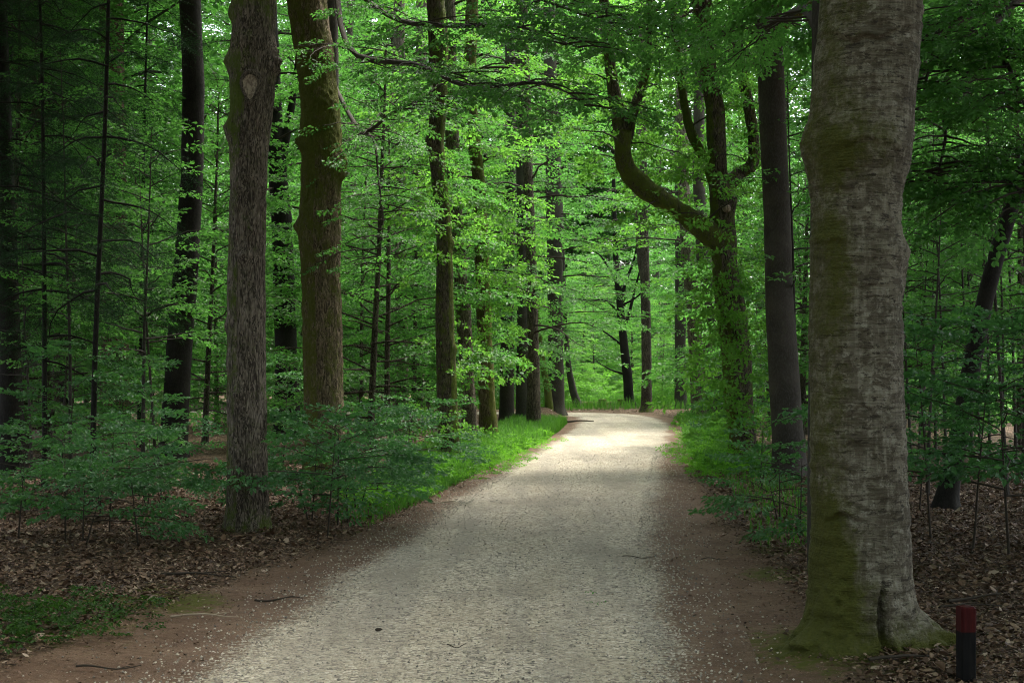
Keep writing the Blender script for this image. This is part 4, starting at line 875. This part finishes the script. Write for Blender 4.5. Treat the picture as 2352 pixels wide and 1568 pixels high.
def stones(n, seed):
    rng = np.random.default_rng(seed)
    y = 6.9 + 20 * rng.uniform(0, 1, n) ** 1.6; k = np.abs(CL[None, :330, 1] - y[:, None]).argmin(1); sd = rng.choice([-1, 1], n)
    off_ = HW * rng.uniform(.0, 1.0, n); out_ = rng.uniform(0, 1, n) < .6; off_ = np.where(out_, HW - .25 + np.abs(rng.normal(0, .38, n)), off_)
    x = CL[k, 0] + sd * off_; z = gh(x, y) + np.interp(off_, [0, 1.3, 1.7, 1.8], [.034, .022, .012, .002])
    ico = np.array([[1, 0, 0], [-1, 0, 0], [0, 1, 0], [0, -1, 0], [0, 0, 1], [0, 0, -1.]]); tri = np.array([[0, 2, 4], [2, 1, 4], [1, 3, 4], [3, 0, 4], [2, 0, 5], [1, 2, 5], [3, 1, 5], [0, 3, 5]])
    s_ = rng.uniform(.004, .011, n); V = ico[None] * s_[:, None, None] * rng.uniform(.6, 1.3, (n, 6, 1)) * np.array([1, 1, .7])
    a = rng.uniform(0, 2 * PI, n); c, s2 = np.cos(a)[:, None], np.sin(a)[:, None]
    V = np.stack([V[..., 0] * c - V[..., 1] * s2, V[..., 0] * s2 + V[..., 1] * c, V[..., 2]], -1) + np.stack([x, y, z + .006], -1)[:, None]
    s = NT('stone'); m = s.out(s.ramp(s.attr('var'), [(0, (.12, .11, .10)), (.3, (.30, .27, .22)), (.7, (.45, .40, .31)), (1, (.62, .57, .48))]), .8)
    tag(link('loose_gravel', mesh('loose_gravel', V.reshape(-1, 3), [(np.arange(n)[:, None, None] * 6 + tri[None]).reshape(-1, 3)], m, {'var': np.repeat(rng.uniform(0, 1, n), 6)})), 'loose pale stones scattered over the path and its brown edges', 'gravel', kind='stuff')
stones(15000, 41)

# ------------------------------------------------------------------ small things
def post():
    Y = 7.35; x = gx(2219, Y); z0 = ghs(x, Y); topz = gz(1391, Y); hw = .0395
    t = thing('marker_post', 'black square marker post with a red painted top beside the big grey beech', 'post', (x, Y, z0), .12)
    def block(z_a, z_b, w, bev, cap):
        def ring(w_, z): b = bev; return [(w_, -w_ + b, z), (w_, w_ - b, z), (w_ - b, w_, z), (-w_ + b, w_, z), (-w_, w_ - b, z), (-w_, -w_ + b, z), (-w_ + b, -w_, z), (w_ - b, -w_, z)]
        rs = [ring(w, z_a), ring(w, z_b - (.008 if cap else 0))] + ([ring(w - .007, z_b)] if cap else [])
        V = np.array(rs).reshape(-1, 3); ii = np.arange(len(V)).reshape(-1, 8); nx = np.roll(ii, -1, 1)
        return V, np.stack([ii[:-1], nx[:-1], nx[1:], ii[1:]], -1).reshape(-1, 4), ii[-1:, :]
    def wm(name, c0, c1, rough):
        s = NT(name); n1 = s.noise(s.coord((1, 1, .12)), 60, 5, .6); n2 = s.noise(s.coord((1, 1, .3)), 16, 5, .7)
        c = s.mix(s.range(n1, .4, .7), c0, c1); c = s.mix(s.math('MULTIPLY', s.range(n2, .62, .72), .6), c, tuple(min(1, v * 2 + .03) for v in c1))
        return s.out(c, rough, s.bump(n1, .3, .004), .12)
    h = topz - z0; zr = gz(1448, Y) - z0
    V, Q, C = block(-.3, zr, hw, .007, False); link('shaft', mesh('shaft', V, [Q, C], wm('black_wood', (.004, .004, .004), (.010, .009, .008), .75)), t)
    V, Q, C = block(zr, h, hw + .0015, .009, True); link('red_cap', mesh('red_cap', V, [Q, C], wm('red_paint', (.036, .003, .003), (.062, .006, .005), .6)), t)
post()
def stick(px, py, L, yaw, r, label, mat=M_TWIG, seed=0, fork=True):
    rng = np.random.default_rng(seed); x, y = gp(px, py); z = ghs(x, y) + r + .012 + (.02 if pathd(x, y)[0][0] < 0 else 0)
    n = 9; t = np.linspace(-.5, .5, n); w = np.cumsum(rng.normal(0, .02, n)) * L
    P = np.stack([t * L, w, .01 + .012 * np.sin(t * 6 + seed)], -1); b = Buf(); b.add(*tube(P, np.linspace(r, r * .4, n), 6, .15, seed))
    if fork: b.add(*tube(np.array([P[5], P[5] + [.12 * L, .10 * L, .004], P[5] + [.22 * L, .15 * L, .006]]), [r * .5, r * .4, r * .2], 5))
    tag(link('fallen_twig', b.mesh('fallen_twig', mat, 'moss', True), None, (x, y, z), yaw), label, 'twig', 'fallen twigs')
M_PALE = NT('bare_wood').out((.36, .29, .21), .8)
for i, (px, py, L, yaw, r, lab, m) in enumerate([
    (640, 1385, .34, .15, .009, 'grey twig on the brown earth at the left of the path', M_TWIG), (430, 1335, .8, -.25, .012, 'dark stick on leaf litter below the knobby oak', M_TWIG), (470, 1425, .45, .0, .008, 'short pale peeled stick on the left brown earth edge', M_PALE),
    (1640, 1290, .25, .4, .005, 'small twig on the gravel near its right edge', M_TWIG), (1470, 1290, .3, .1, .004, 'thin twig on the middle of the gravel', M_TWIG), (1010, 1158, .35, .1, .010, 'pale stick on the left path edge by the herbs', M_PALE),
    (2150, 1410, .9, -.15, .012, 'long dark stick on leaves right of the big beech', M_TWIG), (2260, 1385, .7, .5, .010, 'dark stick on leaves above the marker post', M_TWIG), (1330, 972, .9, .6, .03, 'curved dark branch at the path edge by the double-stemmed trunk', M_TWIG),
    (2110, 1545, .6, .2, .010, 'dark stick lying between the big beech and the marker post', M_TWIG), (250, 1545, .35, .1, .007, 'short twig at the bottom left on bare earth', M_TWIG), (1050, 1500, .12, .3, .004, 'tiny twig on the gravel close to the viewer', M_TWIG)]):
    stick(px, py, L, yaw, r, lab, m, i)
def clump(name, label, cat, px, py, mat, n, sc, seed):
    rng = np.random.default_rng(seed); x, y = gp(px, py); lv = Leaves()
    for _ in range(n): a = rng.uniform(0, 2 * PI); lv.add(rng.normal(0, .02, 3) + [0, 0, .03], np.array([math.cos(a), math.sin(a), .2]), np.array([rng.normal(0, .4), rng.normal(0, .4), 1]), sc)
    tag(link(name, lv.mesh(rng, name, [s_[:5] for s_ in SP_NEAR], mat), None, (x, y, ghs(x, y) + .03)), label, cat)
clump('fallen_leaves', 'small tuft of fallen green leaves lying on the gravel', 'leaves', 1380, 1403, M_BEECH, 3, .30, 3)
def cone_():
    x, y = gp(870, 1461); b = Buf(); P = np.stack([np.linspace(-.024, .024, 9), np.zeros(9), np.zeros(9)], -1); b.add(*tube(P, [.003, .009, .012, .013, .012, .011, .009, .006, .002], 10, .3, 2))
    tag(link('pine_cone', b.mesh('pine_cone', M_TWIG, 'moss', True), None, (x, y, ghs(x, y) + .045), .3), 'single dark cone lying on the gravel near the bottom', 'cone')
cone_()
# logs and stumps beyond the bend
def log(px, py, Y, L, r, yaw, label, seed):
    x = gx(px, Y); n = 14; t = np.linspace(-.5, .5, n); P = np.stack([t * L, .05 * np.sin(t * 5), 0 * t], -1); b = Buf()
    rr = np.full(n, r); rr[0] = rr[-1] = r * .05; P[0] = P[1] + [-.01, 0, 0]; P[-1] = P[-2] + [.01, 0, 0]
    b.add(*tube(P, rr, 14, .06, seed), .4); tag(link('fallen_log', b.mesh('fallen_log', M_BG, 'moss', True), None, (x, Y, ghs(x, Y) + r * .8), yaw), label, 'log')
log(1385, 930, 58.5, 3.2, .11, .05, 'pale log lying across the clearing behind the bend', 1)
def stump(px, Y, r, h, label, seed):
    x = gx(px, Y); b = Buf(); z = np.array([-.1, 0, h * .3, h * .8, h, h + .01, h + .01]); rr = np.array([r * 1.4, r * 1.3, r * 1.05, r, r * .95, r * .8, .01]); P = np.stack([0 * z, 0 * z, z + np.arange(7) * 1e-3], -1)
    b.add(*tube(P, rr, 16, .12, seed), .6); tag(link('tree_stump', b.mesh('tree_stump', M_OAKMOSS, 'moss', True), None, (x, Y, ghs(x, Y)), 0), label, 'stump')
stump(1384, 57, .16, .28, 'mossy stump at the left end of the log beyond the bend', 1)
stump(1425, 57.5, .14, .25, 'small round stump close beside the foot of the black branching beech', 2)

# ------------------------------------------------------------------ light, sky, camera
SUN_EL, SUN_AZ = math.radians(64), math.radians(42)
w = bpy.data.worlds.new('World'); scene.world = w; w.use_nodes = True
nt = w.node_tree; bg = nt.nodes['Background']; sky = nt.nodes.new('ShaderNodeTexSky'); sky.sky_type = 'NISHITA'; sky.sun_disc = False
sky.sun_elevation = SUN_EL; sky.sun_rotation = SUN_AZ; sky.air_density = 1.0; sky.dust_density = 4.0; sky.ozone_density = 1.0
hs = nt.nodes.new('ShaderNodeHueSaturation'); hs.inputs['Saturation'].default_value = .45; nt.links.new(sky.outputs[0], hs.inputs['Color']); nt.links.new(hs.outputs[0], bg.inputs[0]); bg.inputs[1].default_value = .14
sun = bpy.data.lights.new('sun', 'SUN'); sun.energy = 1.15; sun.angle = math.radians(20); sun.color = (1, .95, .86)
so = bpy.data.objects.new('sun', sun); COL.objects.link(so)
from mathutils import Vector
sd = Vector((math.sin(SUN_AZ) * math.cos(SUN_EL), math.cos(SUN_AZ) * math.cos(SUN_EL), math.sin(SUN_EL)))
so.rotation_euler = sd.to_track_quat('Z', 'Y').to_euler(); so.location = (0, 20, 40)

cam = bpy.data.cameras.new('camera'); cam.sensor_width = 36; cam.lens = 36 * F / 2352; cam.shift_y = (HY - 784) / 2352; cam.clip_end = 1200; cam.clip_start = .1
co = bpy.data.objects.new('camera', cam); COL.objects.link(co); co.location = (0, 0, CH); co.rotation_euler = (PI / 2, 0, 0); scene.camera = co

vs = scene.view_settings; vs.view_transform = 'Standard'; vs.look = 'None'; vs.gamma = 1; vs.use_curve_mapping = False; vs.exposure = 2.6
cy = scene.cycles; cy.filter_width = 1.1; cy.use_denoising = True; cy.max_bounces = 8; cy.diffuse_bounces = 4; cy.glossy_bounces = 2; cy.transmission_bounces = 5; cy.transparent_max_bounces = 4
cy.sample_clamp_indirect = 4; cy.caustics_reflective = False; cy.caustics_refractive = False
